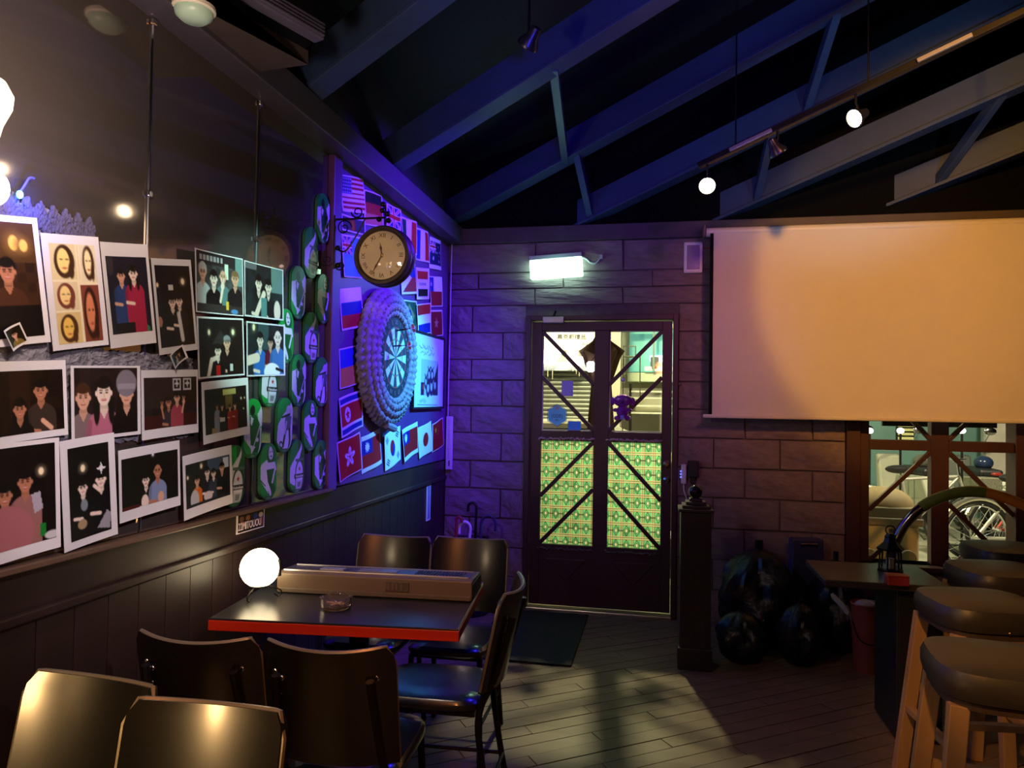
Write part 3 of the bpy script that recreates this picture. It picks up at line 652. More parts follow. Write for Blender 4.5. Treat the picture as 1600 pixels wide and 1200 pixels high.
# ================================================================== PAINTED BEER BOARDS
GR, GRD, WT, BK = (.05, .62, .22), (.03, .36, .15), (.86, .86, .84), (.05, .09, .07)
def board_canvas(kind):
    w, h = 46, 84; k = Cv(w, h, GR)
    if kind == 'bottle':
        k.rect(w*.55, 0, w, h, GRD); k.poly([(w*.92, h*.05), (0, h*.5), (0, h*.8), (w*.35, h*.86), (w*.5, h*.5)], WT); k.poly([(0, h*.78), (w*.45, h*.9), (w*.45, h), (0, h)], GR)
        k.ell(w*.66, h*.66, w*.3, h*.3, BK); k.ell(w*.66, h*.67, w*.25, h*.26, WT); k.rect(w*.36, h*.36, w*.96, h*.4, (.3, .4, .36)); k.star(w*.66, h*.55, 5, (.75, .08, .08)); k.rect(w*.3, h*.645, w, h*.73, BK); k.rect(w*.42, h*.77, w*.9, h*.93, (.78, .78, .74)); k.rect(w*.55, h*.8, w*.78, h*.89, (.5, .52, .48))
    elif kind == 'player':
        k.poly([(w, h*.12), (w*.72, h*.26), (w*.85, h*.5), (w, h*.45)], WT); k.poly([(0, h*.34), (w*.36, h*.28), (w*.4, h*.72), (w*.62, h*.84), (w*.5, h*.9), (0, h*.66)], WT)
        k.ell(w*.44, h*.2, w*.14, h*.09, BK); k.poly([(w*.28, h*.3), (w*.62, h*.27), (w*.9, h*.45), (w*.86, h*.92), (w*.4, h*.92)], GRD); k.poly([(w*.36, h*.3), (w*.5, h*.34), (w*.42, h*.46), (w*.34, h*.42)], WT); k.line(w*.92, h*.42, w*.5, h*.86, 2, WT); k.poly([(w*.36, h*.78), (w*.66, h*.82), (w*.4, h*.94)], WT); k.ell(w*.74, h*.7, 4, 3, WT); k.rect(w*.9, h*.5, w*.95, h*.92, WT)
    elif kind == 'lady':
        k.poly([(w*.1, h*.35), (w*.7, h*.22), (w*.5, h*.9), (0, h*.62), (0, h*.4)], WT); k.ell(w*.62, h*.22, w*.24, h*.17, GRD); k.ell(w*.62, h*.18, w*.15, h*.12, WT); k.ell(w*.56, h*.16, 1.4, 1, BK); k.ell(w*.7, h*.16, 1.4, 1, BK); k.ell(w*.63, h*.24, 2.2, 1, BK); k.poly([(w*.42, h*.34), (w*.86, h*.34), (w*.98, h*.5), (w*.7, h*.5)], WT)
        k.poly([(w*.36, h*.46), (w*.86, h*.46), (w*.8, h*.66), (w*.98, h*.92), (w*.5, h*.92), (w*.44, h*.66)], GRD); k.line(w*.3, h*.62, w*.66, h*.92, 6, WT); k.line(w*.9, h*.44, w*.72, h*.7, 4, WT); k.line(0, h*.62, w*.3, h*.74, 1.5, BK)
    else:
        k.poly([(w, h*.08), (w*.3, h*.34), (w*.05, h*.5), (0, h*.8), (w*.2, h*.93), (w*.95, h*.93), (w, h*.5)], WT); k.ell(w*.72, h*.24, w*.17, h*.1, (.75, .75, .74)); k.poly([(w*.5, h*.3), (w*.92, h*.34), (w*.85, h*.6), (w*.5, h*.6)], (.35, .45, .42)); k.line(w*.3, h*.36, w*.8, h*.3, 3, BK); k.line(w*.55, h*.6, w*.4, h*.88, 5, BK); k.line(w*.8, h*.58, w*.86, h*.9, 5, BK); k.ell(w*.26, h*.86, 6, 6, BK); k.ell(w*.26, h*.86, 3.4, 3.4, WT); k.line(w*.6, h*.44, w*.5, h*.66, 3, WT)
    k.rect(0, h*.93, w, h, (.12, .42, .18)); k.rect(w*.25, h*.95, w*.75, h*.975, (.4, .6, .42))
    return k
BW_, BH_ = .122, .226
def stadium(Y, hw=BW_/2, hh=BH_/2):
    d = np.clip((np.abs(Y)-(hh-hw*.95))/(hw*.95), 0, 1)
    return np.sqrt(np.clip(1-d**2, 0.0004, 1))
board_me = {}
BEDGE = mat('green_board_edge', (.03, .16, .07), .4, var=.1)
for kd in ('bottle', 'player', 'lady', 'cyclist'):
    board_me[kd] = board_canvas(kd).mesh('board_face', BW_, BH_, print_mat('board_ink', .3), lambda X, Y: (X*stadium(Y)*.985, Y*.985, np.zeros_like(X)+.0125))
pts = []
for i in range(40):
    a = 2*PI*i/40; pts.append((BW_/2*math.cos(a), (BH_/2-BW_*.475)*(1 if math.sin(a) > 0 else -1)+BW_*.475*math.sin(a)))
board_back = MB().prism(pts, 0, .012).mesh('beer_board', BEDGE)
boards = [('player', 490, 302, 512, 381, 'topmost beer board, dark player figure, next to the post'), ('bottle', 470, 355, 494, 435, 'bottle-painted beer board, highest of the bottle ones'), ('player', 450, 416, 474, 498, 'player beer board standing right of the top photo pair'), ('lady', 491, 430, 512, 504, 'woman-in-dress beer board below the clock bracket at the post'), ('lady', 431, 484, 453.5, 566, 'woman-in-dress beer board half behind the thumbs-up snapshot'), ('bottle', 472, 490, 493, 565, 'bottle-painted beer board in the middle of the second column from the post'), ('player', 451, 555, 474, 634, 'player beer board in the middle of the board cluster'), ('cyclist', 488, 561, 509, 632, 'crouching white figure beer board beside the post'), ('bottle', 403.5, 546, 431, 637, 'bottle-painted beer board hanging under the thumbs-up snapshot'), ('player', 376, 624, 405, 714, 'player beer board beside the night group snapshot'), ('cyclist', 428, 624, 453, 704, 'crouching white figure beer board in the lower middle of the cluster'), ('lady', 470, 626, 492, 703, 'woman-in-dress beer board, lower right near the post'), ('bottle', 348, 697, 376, 791, 'bottle-painted beer board at the lower left of the cluster, touching a snapshot'), ('lady', 401, 694, 429, 779, 'woman-in-dress beer board of the bottom row'), ('bottle', 448.5, 690, 471, 767, 'bottle-painted beer board of the bottom row nearest the post'), ('player', 486.5, 688, 508, 764, 'player beer board at the bottom row end beside the post')]
TXTW = mat('white_ink', (.8, .8, .78), .4, var=0)
for kd, x0, y0, x1, y1, lb in boards:
    p = LW((x0+x1)/2, (y0+y1)/2)
    o = link('beer_board', board_back); o.matrix_world = ML(p[1], p[2], .0015, random.uniform(-.02, .02))
    tag(o, lb, 'sign', 'painted beer boards on the mirror wall')
    link('board_face', board_me[kd], o)
    if kd == 'bottle': link('lettering', text_mesh('Heineken', .017, TXTW, .0003), o, Matrix.Translation((.0195, -.0425, .0132)))

# ================================================================== FLAGS
def fl_us(k):
    w, h = k.w, k.h; k.rect(0, 0, w, h, (.88, .86, .88))
    for i in range(7): k.rect(w*.06, h*(.05+i*.13), w*.97, h*(.05+i*.13+.065), (.62, .1, .16))
    k.rect(w*.06, h*.05, w*.46, h*.5, (.16, .18, .42))
    for i in range(6):
        for j in range(5): k.ell(w*(.1+i*.065), h*(.1+j*.09), 1, 1, (.85, .85, .9))
def bands(cols, vert=False, edge=.05):
    def f(k):
        n = len(cols); k.rect(0, 0, k.w, k.h, (.86, .86, .86)); e = edge
        for i, c in enumerate(cols):
            a, b = e+(1-2*e)*i/n, e+(1-2*e)*(i+1)/n
            if vert: k.rect(k.w*a, k.h*.06, k.w*b, k.h*.94, c)
            else: k.rect(k.w*.05, k.h*a, k.w*.95, k.h*b, c)
    return f
BLU, RED, GRN, WHI = (.10, .14, .52), (.68, .10, .13), (.05, .30, .22), (.88, .88, .88)
def jack(k, x0, y0, x1, y1):
    w, h = x1-x0, y1-y0; k.rect(x0, y0, x1, y1, (.08, .1, .4)); t = h*.1
    for a, b in (((x0, y0), (x1, y1)), ((x0, y1), (x1, y0))): k.line(*a, *b, t*1.8, WHI); k.line(*a, *b, t*.7, RED)
    k.rect(x0+w*.4, y0, x0+w*.6, y1, WHI); k.rect(x0, y0+h*.35, x1, y0+h*.65, WHI); k.rect(x0+w*.44, y0, x0+w*.56, y1, RED); k.rect(x0, y0+h*.41, x1, y0+h*.59, RED)
    m = np.ones((k.h, k.w), bool); m[max(0, int(y0)):int(y1)+1, max(0, int(x0)):int(x1)+1] = False
    return m
def clipjack(k, x0, y0, x1, y1):
    keep = k.a.copy(); m = jack(k, x0, y0, x1, y1); k.a[m] = keep[m]
def fl_uk(k): k.rect(0, 0, k.w, k.h, WHI); clipjack(k, k.w*.05, k.h*.06, k.w*.95, k.h*.94)
def fl_au(k):
    k.rect(0, 0, k.w, k.h, WHI); k.rect(0, k.h*.12, k.w, k.h*.86, (.08, .08, .28)); clipjack(k, 1, k.h*.13, k.w*.5, k.h*.48)
    for x, y, r in ((.27, .66, 4), (.75, .26, 2.4), (.63, .46, 2.4), (.87, .42, 2.4), (.76, .72, 3), (.8, .54, 1.6)): k.star(k.w*x, k.h*y, r, WHI, 7, .5)
def fl_fj(k): k.rect(0, 0, k.w, k.h, WHI); k.rect(k.w*.05, k.h*.05, k.w*.97, k.h*.96, (.30, .66, .70)); clipjack(k, k.w*.05, k.h*.05, k.w*.5, k.h*.45); k.ell(k.w*.72, k.h*.55, 6, 9, (.36, .72, .7))
def fl_dark(k): k.rect(0, 0, k.w, k.h, (.2, .16, .26)); k.rect(0, 0, k.w, k.h*.14, WHI); k.ell(k.w*.5, k.h*.55, 8, 10, (.45, .26, .08)); k.ell(k.w*.5, k.h*.55, 4, 5, (.6, .4, .1))
def fl_nk(k):
    k.rect(0, 0, k.w, k.h, WHI); k.rect(k.w*.05, k.h*.06, k.w*.95, k.h*.2, BLU); k.rect(k.w*.05, k.h*.8, k.w*.95, k.h*.94, BLU); k.rect(k.w*.05, k.h*.25, k.w*.95, k.h*.75, RED); k.ell(k.w*.37, k.h*.5, k.h*.19, k.h*.19, WHI); k.star(k.w*.37, k.h*.5, k.h*.17, RED)
def fl_hk(k):
    k.rect(0, 0, k.w, k.h, WHI); k.rect(k.w*.04, k.h*.05, k.w*.96, k.h*.95, RED)
    for i in range(5):
        a = 2*PI*i/5; k.ell(k.w*.5+math.sin(a)*k.h*.14, k.h*.5-math.cos(a)*k.h*.14, k.h*.065, k.h*.12, WHI, a); k.line(k.w*.5, k.h*.5, k.w*.5+math.sin(a)*k.h*.15, k.h*.5-math.cos(a)*k.h*.15, 1, RED)
def fl_tw(k): k.rect(0, 0, k.w, k.h, WHI); k.rect(k.w*.03, k.h*.14, k.w*.97, k.h*.86, RED); k.rect(k.w*.03, k.h*.14, k.w*.5, k.h*.52, (.1, .12, .5)); k.star(k.w*.26, k.h*.33, k.h*.15, WHI, 12, .6); k.ell(k.w*.26, k.h*.33, k.h*.06, k.h*.06, WHI)
def fl_kr(k):
    k.rect(0, 0, k.w, k.h, WHI); k.ell(k.w*.5, k.h*.5, k.h*.22, k.h*.22, RED); k.put(((np.hypot(k.X-k.w*.5, k.Y-k.h*.5) < k.h*.22) & (k.Y > k.h*.5)).astype(float), BLU); k.ell(k.w*.5-k.h*.11, k.h*.5, k.h*.11, k.h*.11, RED); k.ell(k.w*.5+k.h*.11, k.h*.5, k.h*.11, k.h*.11, BLU)
    for sx, sy in ((-1, -1), (1, 1), (-1, 1), (1, -1)):
        for q in (-1, 0, 1):
            cx, cy = k.w*(.5+sx*.33), k.h*(.5+sy*.3); ux, uy = sx*.55, sy*.83
            k.line(cx+q*ux*3-uy*sx*sy*4, cy+q*uy*3+ux*sx*sy*4, cx+q*ux*3+uy*sx*sy*4, cy+q*uy*3-ux*sx*sy*4, 1.5, (.05, .05, .06))
def fl_jp(k): k.rect(0, 0, k.w, k.h, WHI); k.ell(k.w*.5, k.h*.5, k.h*.22, k.h*.22, RED)
def fl_cn(k):
    k.rect(0, 0, k.w, k.h, WHI); k.rect(k.w*.04, k.h*.05, k.w*.96, k.h*.95, (.6, .08, .1)); k.star(k.w*.25, k.h*.28, 6, (.8, .6, .1))
    for x, y in ((.42, .16), (.5, .24), (.5, .36), (.42, .44)): k.star(k.w*x, k.h*y, 2, (.8, .6, .1))
def fl_iq(k):
    k.rect(0, 0, k.w, k.h, WHI); k.rect(k.w*.1, k.h*.1, k.w*.9, k.h*.36, RED); k.rect(k.w*.1, k.h*.66, k.w*.9, k.h*.9, (.05, .05, .08))
    for q in range(5): k.rect(k.w*(.24+.12*q), k.h*.46, k.w*(.3+.12*q), k.h*.55, (.06, .4, .2))
def fl_cl(k): k.rect(0, 0, k.w, k.h, WHI); k.rect(0, 0, k.w*.36, k.h*.48, BLU); k.star(k.w*.18, k.h*.25, 5, WHI); k.rect(k.w*.04, k.h*.5, k.w*.96, k.h*.95, (.55, .1, .14))
def fl_ph(k): k.rect(0, 0, k.w, k.h, WHI); k.rect(k.w*.05, k.h*.06, k.w*.95, k.h*.5, BLU); k.rect(k.w*.05, k.h*.5, k.w*.95, k.h*.92, (.6, .1, .2)); k.poly([(0, k.h*.0), (k.w*.62, k.h*.5), (0, k.h)], WHI); k.star(k.w*.2, k.h*.5, 5, (.8, .65, .2), 8)
def fl_br(k): k.rect(0, 0, k.w, k.h, WHI); k.rect(k.w*.04, k.h*.04, k.w*.96, k.h*.98, (.05, .28, .2)); k.poly([(k.w*.12, k.h*.5), (k.w*.5, k.h*.1), (k.w*.88, k.h*.5), (k.w*.5, k.h*.9)], (.5, .45, .3)); k.ell(k.w*.5, k.h*.5, k.h*.2, k.h*.2, (.1, .1, .45)); k.line(k.w*.35, k.h*.44, k.w*.62, k.h*.54, 2.4, WHI)
def fl_vn(k): k.rect(0, 0, k.w, k.h, WHI); k.rect(k.w*.04, k.h*.06, k.w*.94, k.h*.97, (.5, .12, .14)); k.star(k.w*.5, k.h*.5, k.h*.24, (.68, .55, .4))
FINK = print_mat('flag_ink', .6, spec=.2)
flags = [(fl_us, [(528.3, 270.2), (564.6, 280.8), (568.3, 334.4), (533, 330)], 'starred and red-striped flag at the top of the flag wall'), (bands([(.05, .05, .08), (.6, .12, .12), (.72, .52, .35)]), [(566, 297), (596, 305), (596.5, 354), (568, 354)], 'black, red and gold banded flag above the clock'), (fl_uk, [(600, 319), (624, 326), (625, 360), (600, 354)], 'blue flag with red and white crosses, just above the clock rim'), (bands([GRN, WHI, RED], True), [(624.6, 339), (647.5, 346), (647.5, 398), (625.6, 394)], 'green, white and red upright-striped flag right of the clock'), (bands([BLU, WHI, RED], True), [(647.5, 356), (668, 361.5), (668, 410), (648.5, 407)], 'blue, white and red upright-striped flag, second from the corner'), (fl_au, [(668.8, 371), (687.5, 375), (687.5, 421), (669, 421)], 'dark blue starred flag nearest the room corner'), (fl_dark, [(529, 337), (567, 341), (567, 366), (530, 362)], 'dark flag with an orange emblem behind the clock bracket'), (fl_fj, [(531, 366.7), (560, 370), (561, 434), (533.5, 434)], 'turquoise flag with a small crossed canton left of the clock'), (bands([WHI, BLU, RED]), [(527.7, 452), (563.7, 447.5), (565, 509), (533.7, 519)], 'white, blue and red banded flag left of the rope dartboard'), (bands([(.12, .2, .62), (.78, .6, .25)]), [(525.5, 547.5), (558.7, 537), (560.7, 597.5), (527.5, 610)], 'blue over yellow flag left of the rope dartboard'), (fl_nk, [(525.5, 623.7), (561, 607.5), (564.5, 666), (528.7, 686)], 'red flag with blue bands and a star in a white disc'), (fl_hk, [(523.7, 692.5), (558.7, 673.7), (561, 732.5), (527, 756)], 'red flag with a white five-petal flower at the lower left'), (fl_tw, [(562, 685), (593, 667.5), (593.7, 722.5), (563.7, 743.7)], 'red flag with blue sun corner beside the five-petal flower flag'), (fl_kr, [(596, 680), (622.5, 666), (625, 717.5), (599.5, 737)], 'white flag with a red and blue disc and black bars'), (fl_tw, [(625.7, 672.5), (648.7, 657.5), (650, 706), (628, 723.7)], 'red flag with blue sun corner under the framed print'), (fl_jp, [(651, 668.7), (671, 657), (672.5, 703.7), (652.5, 717.5)], 'white flag with one red disc'), (fl_cn, [(673.7, 663.7), (691, 651), (692.5, 693.7), (674, 708.7)], 'plain red flag with yellow stars at the end of the bottom row'), (fl_iq, [(646.9, 418), (667.5, 419.4), (669.4, 468), (648, 468)], 'red, white and black flag with green script'), (fl_cl, [(668.7, 432.5), (687.5, 432), (688, 478.7), (670, 480)], 'white over red flag with one star in a blue corner'), (fl_ph, [(624, 410), (646, 407), (648, 459.5), (625, 460)], 'blue over red flag with a white triangle, partly behind the clock'), (fl_br, [(625, 470), (650, 469), (650, 517), (626, 517)], 'green flag with a diamond and blue disc by the rope rim'), (bands([RED, WHI, BLU]), [(648, 476), (669.4, 473), (672, 522), (650, 524)], 'red, white and blue banded flag above the framed print'), (fl_vn, [(670, 485), (687.5, 484), (689.4, 527), (671, 524)], 'dull red flag with one large star beside the corner')]
for i, (fn, cr, lb) in enumerate(flags):
    c, w, h, a = rectL(*cr); k = Cv(int(64*w/max(w, h)), int(64*h/max(w, h)), WHI); fn(k)
    k.a[:2] = k.a[-2:] = .88; k.a[:, :2] = k.a[:, -2:] = .88
    ph = i*1.7
    me = k.mesh('paper_flag', w, h, FINK, lambda X, Y: (X, Y, .006+.005*np.sin(X*18+ph+Y*9)))
    o = link('paper_flag', me); o.matrix_world = ML(c[0], c[1], .003+.0015*(i % 4), a)
    s_ = o.modifiers.new('thickness', 'SOLIDIFY'); s_.thickness = .0006; s_.offset = -1
    tag(o, lb, 'flag', 'paper flags on the corner wall')

# framed print under the flags
c, w, h, a = rectL((641.7, 516), (690, 530), (688, 637), (640.5, 637.5))
t = thing('framed_print', 'pale mounted print in a thin black frame near the corner', 'picture', M=ML(c[0], c[1], .002, a))
fm = MB()
for sx, sy, dx, dy in ((0, 1, w+.02, .014), (0, -1, w+.02, .014), (1, 0, .014, h), (-1, 0, .014, h)): fm.box((sx*w/2, sy*h/2, .012), (dx, dy, .026))
fm.build('frame', BLACKP, t, bevel=.002)
k = Cv(96, 128, (.86, .88, .88)); W_, H_ = 96, 128
k.rect(W_*.24, H_*.34, W_*.8, H_*.83, (.7, .74, .76)); k.poly([(W_*.66, H_*.6), (W_*.8, H_*.36), (W_*.8, H_*.83), (W_*.62, H_*.83)], (.2, .16, .25))
for x, y, r in ((.4, .6, 7), (.5, .5, 8), (.6, .5, 8), (.47, .68, 9), (.58, .66, 9), (.7, .64, 8)):
    k.ell(W_*x, H_*y+8, r*.7, r*1.6, (.22, .14, .3)); k.ell(W_*x, H_*y+6, r*.4, r*.9, (.72, .68, .75)); k.line(W_*x-r*.5, H_*y-r, W_*x, H_*y, 2, (.15, .1, .2)); k.line(W_*x+r*.5, H_*y-r, W_*x, H_*y, 2, (.15, .1, .2))
k.rect(W_*.24, H_*.66, W_*.34, H_*.83, (.3, .1, .25)); k.rect(W_*.29, H_*.68, W_*.33, H_*.75, (.75, .25, .2)); k.rect(W_*.24, H_*.72, W_*.27, H_*.83, (.2, .12, .3))
for q in range(9): x = W_*(.18+.05*q); k.line(x, H_*(.17+.03*math.sin(q*2)), x+4, H_*(.2+.02*math.sin(q*3)), 1.4, (.35, .38, .45)); k.line(x+4, H_*(.27-.03*math.sin(q*2)), x+8, H_*(.25+.02*math.sin(q*3)), 1.2, (.4, .42, .5))
for q in range(7): k.line(W_*(.2+.03*q), H_*(.9+.03*math.sin(q)), W_*(.23+.03*q), H_*(.91-.03*math.sin(q)), 1, (.45, .5, .55))
k.line(W_*.15, H_*.955, W_*.8, H_*.965, 1.4, (.4, .42, .45))
link('picture', k.mesh('picture', w-.004, h-.004, PRINT), t, Matrix.Translation((0, 0, .016)))
MB().box((0, 0, .006), (w, h, .01)).build('backing', BLACKP, t)

# dartboard in a coiled rope rim
yc, zc_ = 3.775, 1.69
t = thing('dartboard', 'dartboard set in a wide rim of coiled rope', 'dartboard', M=ML(yc, zc_, .014))
ROPE = mat('coiled_rope', (.27, .24, .25), .7, var=.25, scale=30, bump=.4)
def rope_ring(R, zz, rad, turns, nm, a0=0, a1=2*PI):
    n = turns*10; vs = []; fs = []; m = 12
    for i in range(n):
        A = 2*PI*i/n
        for j in range(m):
            B = 2*PI*j/m; rr = rad*(.97+.2*math.cos(turns*A+1.0*B*2))*(1.0+.05*math.sin(turns*A*.5))
            vs.append(((R+rr*math.cos(B))*math.cos(A), (R+rr*math.cos(B))*math.sin(A), zz+rr*math.sin(B)))
    fs = [(i*m+j, i*m+(j+1) % m, ((i+1) % n)*m+(j+1) % m, ((i+1) % n)*m+j) for i in range(n) for j in range(m)]
    MB().add(vs, fs).build(nm, ROPE, t, smooth=True)
for R, zz, rad, tu in ((.246, .062, .022, 40), (.280, .068, .024, 44), (.316, .062, .024, 50), (.350, .046, .022, 54), (.362, .020, .024, 56)): rope_ring(R, zz, rad, tu, 'rope_coil')
MB().tube([(-.06, -.372, .045), (.0, -.385, .05), (.05, -.395, .05)], [.02, .024, .022], 8).build('rope_end', ROPE, t, smooth=True)
MB().lathe([(.0001, 0), (.35, 0), (.35, .03), (.235, .045), (.0001, .045)], 48).build('rim_core', ROPE, t)
MB().lathe([(.0001, .04), (.228, .04), (.228, .066), (.222, .07), (.0001, .07)], 60).build('number_ring', mat('dartboard_black', (.02, .02, .03), .6), t)
seg = {}; cream, blk, rd, gn = mat('dart_cream', (.62, .56, .46), .7), mat('dart_black', (.03, .03, .04), .7), mat('dart_red', (.5, .05, .05), .7), mat('dart_green', (.04, .25, .12), .7)
nums = [20, 1, 18, 4, 13, 6, 10, 15, 2, 17, 3, 19, 7, 16, 8, 11, 14, 9, 12, 5]
for i in range(20):
    a0, a1 = PI/2-2*PI*(i-.5)/20, PI/2-2*PI*(i+.5)/20; mb = MB()
    for r0, r1, mi in ((.016, .098, i % 2), (.098, .107, 2+i % 2), (.107, .162, i % 2), (.162, .170, 2+i % 2)):
        vs = [(r*math.cos(a0+(a1-a0)*q/2), r*math.sin(a0+(a1-a0)*q/2), .0712) for r in (r0, r1) for q in range(3)]
        mb.add(vs, [(0, 1, 4, 3), (1, 2, 5, 4)], mi)
    mb.build('wedge', [blk, cream, rd, gn], t)
    am = PI/2-2*PI*i/20
    link('number', text_mesh(str(nums[i]), .034, mat('number_wire', (.45, .42, .42), .4, metal=.6), .001), t, Matrix.Translation((.196*math.cos(am), .196*math.sin(am), .0715)) @ Matrix.Rotation(am-PI/2, 4, 'Z'))
MB().lathe([(.0001, .073), (.0065, .073), (.0065, .07), ], 16).build('bullseye', rd, t); MB().lathe([(.0066, .072), (.016, .072), (.016, .07)], 20).build('outer_bull', gn, t)
# darts
FLI = mat('white_dart_flight', (.85, .8, .78), .5, var=.02); FLR2 = mat('red_dart_flight', (.6, .08, .1), .5)
def dart(tip, tail, label):
    tip, tail = Vector(tip), Vector(tail); d = (tail-tip); L = d.length; d.normalize()
    q = d.to_track_quat('Z', 'Y').to_matrix().to_4x4(); M = Matrix.Translation(tip) @ q
    t = thing('dart', label, 'dart', M=M, group='darts stuck in the board')
    MB().tube([(0, 0, 0), (0, 0, L*.22)], .0012, 6).build('point', CHROME, t); MB().lathe([(.001, L*.2), (.004, L*.24), (.004, L*.55), (.002, L*.6), (.002, L*.82)], 10).build('barrel', IRON, t, smooth=True)
    for i in range(4):
        A = PI/2*i+.4; mb = MB()
        mb.prism([(0, L*.8), (.022, L*.86), (.023, L*.97), (0, L)], -.0004, .0004, Matrix.Rotation(A, 4, 'Z') @ Matrix(((1, 0, 0, 0), (0, 0, 1, 0), (0, 1, 0, 0), (0, 0, 0, 1))))
        f_ = mb.build('flight', FLI, t); mb = MB(); mb.box((.011, 0, L*.92), (.02, .0014, .008), Matrix.Rotation(A, 4, 'Z')); mb.build('stripe', FLR2, f_)
p1 = LW(606, 541, .072); dart(p1, np.array(p1)+np.array([.135, .0, .005]), 'dart nearer the bullseye with a white crossed flight')
p2 = LW(611, 518, .072); dart(p2, np.array(p2)+np.array([.140, .0, .02]), 'dart stuck high in the board with a white crossed flight')

# round double-sided clock on a scrolled bracket
cp = on(1, 3.06, 597, 399); RC = .139
t = thing('bracket_clock', 'round cream-faced Roman numeral clock on a black scroll bracket', 'clock', M=Matrix(((1, 0, 0, cp[0]), (0, 0, -1, cp[1]), (0, 1, 0, cp[2]), (0, 0, 0, 1))))
RUST = mat('dark_bronze', (.055, .04, .032), .5, metal=.5, var=.3, scale=30)
MB().lathe([(.0001, -.085), (.10, -.085), (RC*.93, -.075), (RC, -.06), (RC, -.045), (RC*.95, -.035), (RC*.985, -.02), (RC*.985, 0), (RC*.94, .012), (RC*.86, .012), (RC*.8, .004), (RC*.8, -.004), (.0001, -.004)], 56).build('case', RUST, t, smooth=True)
MB().lathe([(RC*.8, -.003), (RC*.8, .0)], 48).build('dial', mat('aged_cream_dial', (.68, .55, .36), .55, var=.1, scale=12), t)
INK = mat('dial_ink', (.08, .045, .03), .5, var=0)
for i, s_ in enumerate(('XII', 'I', 'II', 'III', 'IIII', 'V', 'VI', 'VII', 'VIII', 'IX', 'X', 'XI')):
    A = -2*PI*i/12
    link('numeral', text_mesh(s_, .028 if len(s_) < 4 else .024, INK, .0004), t, Matrix.Rotation(A, 4, 'Z') @ Matrix.Translation((0, RC*.65, .0012)))
hand = lambda L, wd, A, z, nm: MB().prism([(-wd*.3, -.01), (wd*.3, -.01), (wd*.5, L*.4), (wd, L*.55), (wd*.4, L*.7), (.0, L), (-wd*.4, L*.7), (-wd, L*.55), (-wd*.5, L*.4)], z, z+.001, Matrix.Rotation(A, 4, 'Z')).build(nm, INK, t)
hand(.062, .006, math.radians(10), .002, 'hour_hand'); hand(.098, .005, math.radians(-209), .0035, 'minute_hand')
MB().lathe([(.007, 0), (.007, .006), (.003, .008), (.0001, .008)], 12).build('hand_boss', BRASS, t)
MB().lathe([(RC*.8, .005), (RC*.55, .014), (RC*.25, .019), (.0001, .0205)], 40).build('glass', glass_mat('clock_glass', (1, 1, 1), .05), t, smooth=True)
br = MB(); wx = XL+.035-cp[0]                     # wall bar in clock coordinates
zt = .20
brk = MB().tube([(wx, -.05, -.03), (wx, zt, -.03)], .006, 8).tube([(wx, zt-.02, -.03), (.0, zt-.02, -.03)], .005, 8)
brk.tube(interp([(wx, .05, -.03), (wx+.05, .03, -.03), (wx+.10, .09, -.03), (wx+.15, zt-.02, -.03)], 8), .004, 8)
brk.tube([(0, zt-.02, -.03), (0, RC-.004, -.03)], .005, 8)
def spiral(cx, cy, r, turns, s0=0, sg=1): return [(cx+r*(1-.75*i/40)*math.cos(s0+sg*turns*2*PI*i/40), cy+r*(1-.75*i/40)*math.sin(s0+sg*turns*2*PI*i/40), -.03) for i in range(41)]
for a_ in (spiral(wx+.045, zt-.06, .038, 1.4), spiral(wx+.11, zt+.012, .03, 1.3, PI), spiral(wx-.03, -.01, .03, 1.3, .5, -1), spiral(wx+.03, -.035, .024, 1.2, PI)): brk.tube(a_, .0035, 6)
brk.build('scroll_bracket', IRON, t, smooth=True)
bl_ = MB()
for x, y in ((-.012, zt+.012), (.012, zt-.005), (-.028, zt-.028), (.018, zt-.035), (-.01, zt+.04), (wx+.02, .045), (wx+.022, -.035)): bl_.ball((x, y, -.025), .013, 12)
bl_.build('grape_finials', IRON, t, smooth=True)

# wall sconce at the left edge with an opal shade, and the small blue light under it
OPAL = mat('lit_opal_glass', (1, .85, .6), .5, var=0, emis=9, ecol=(1, .74, .42))
sp = LW(-34, 168, .10)
t = thing('wall_sconce', 'lit opal glass wall lamp at the left picture edge', 'lamp', loc=tuple(sp))
MB().lathe([(.0001, -.11), (.03, -.105), (.034, -.075), (.044, -.03), (.060, .01), (.062, .035), (.048, .062), (.02, .075), (.0001, .078)], 28).build('shade', OPAL, t, smooth=True)
MB().tube([(-.10, 0, -.16), (-.04, 0, -.17), (0, 0, -.14), (0, 0, -.10)], .008, 8).build('arm', BRASS, t, smooth=True)
MB().lathe([(.045, 0), (.045, .012), (.02, .02)], 20, Matrix.Translation((-.10, 0, -.16)) @ Matrix.Rotation(PI/2, 4, 'Y')).build('wall_plate', BRASS, t)
l = lamp('sconce_light', 'POINT', (0, 0, 0), 20, (1, .76, .64), size=.07); l.parent = t; l.location = (.36, .05, .0)
sp = LW(-13, 293, .075)
t = thing('sconce_bulb', 'second bright opal globe below the wall lamp', 'lamp', loc=tuple(sp))
MB().ball((0, 0, 0), .034, 20, (1, 1, 1.2)).build('globe', OPAL, t, smooth=True)
MB().tube([(-.075, 0, -.06), (-.02, 0, -.07), (0, 0, -.04)], .007, 8).build('stem', BRASS, t, smooth=True)
sp = LW(31, 304, .03)
t = thing('blue_party_light', 'tiny bright blue light beside the wall lamp', 'light', loc=tuple(sp))
MB().ball((0, 0, 0), .0075, 12, (1, 1, 1.3)).build('led', mat('lit_blue_led', (.1, .5, 1), .4, var=0, emis=14, ecol=(.06, .5, 1)), t, smooth=True)
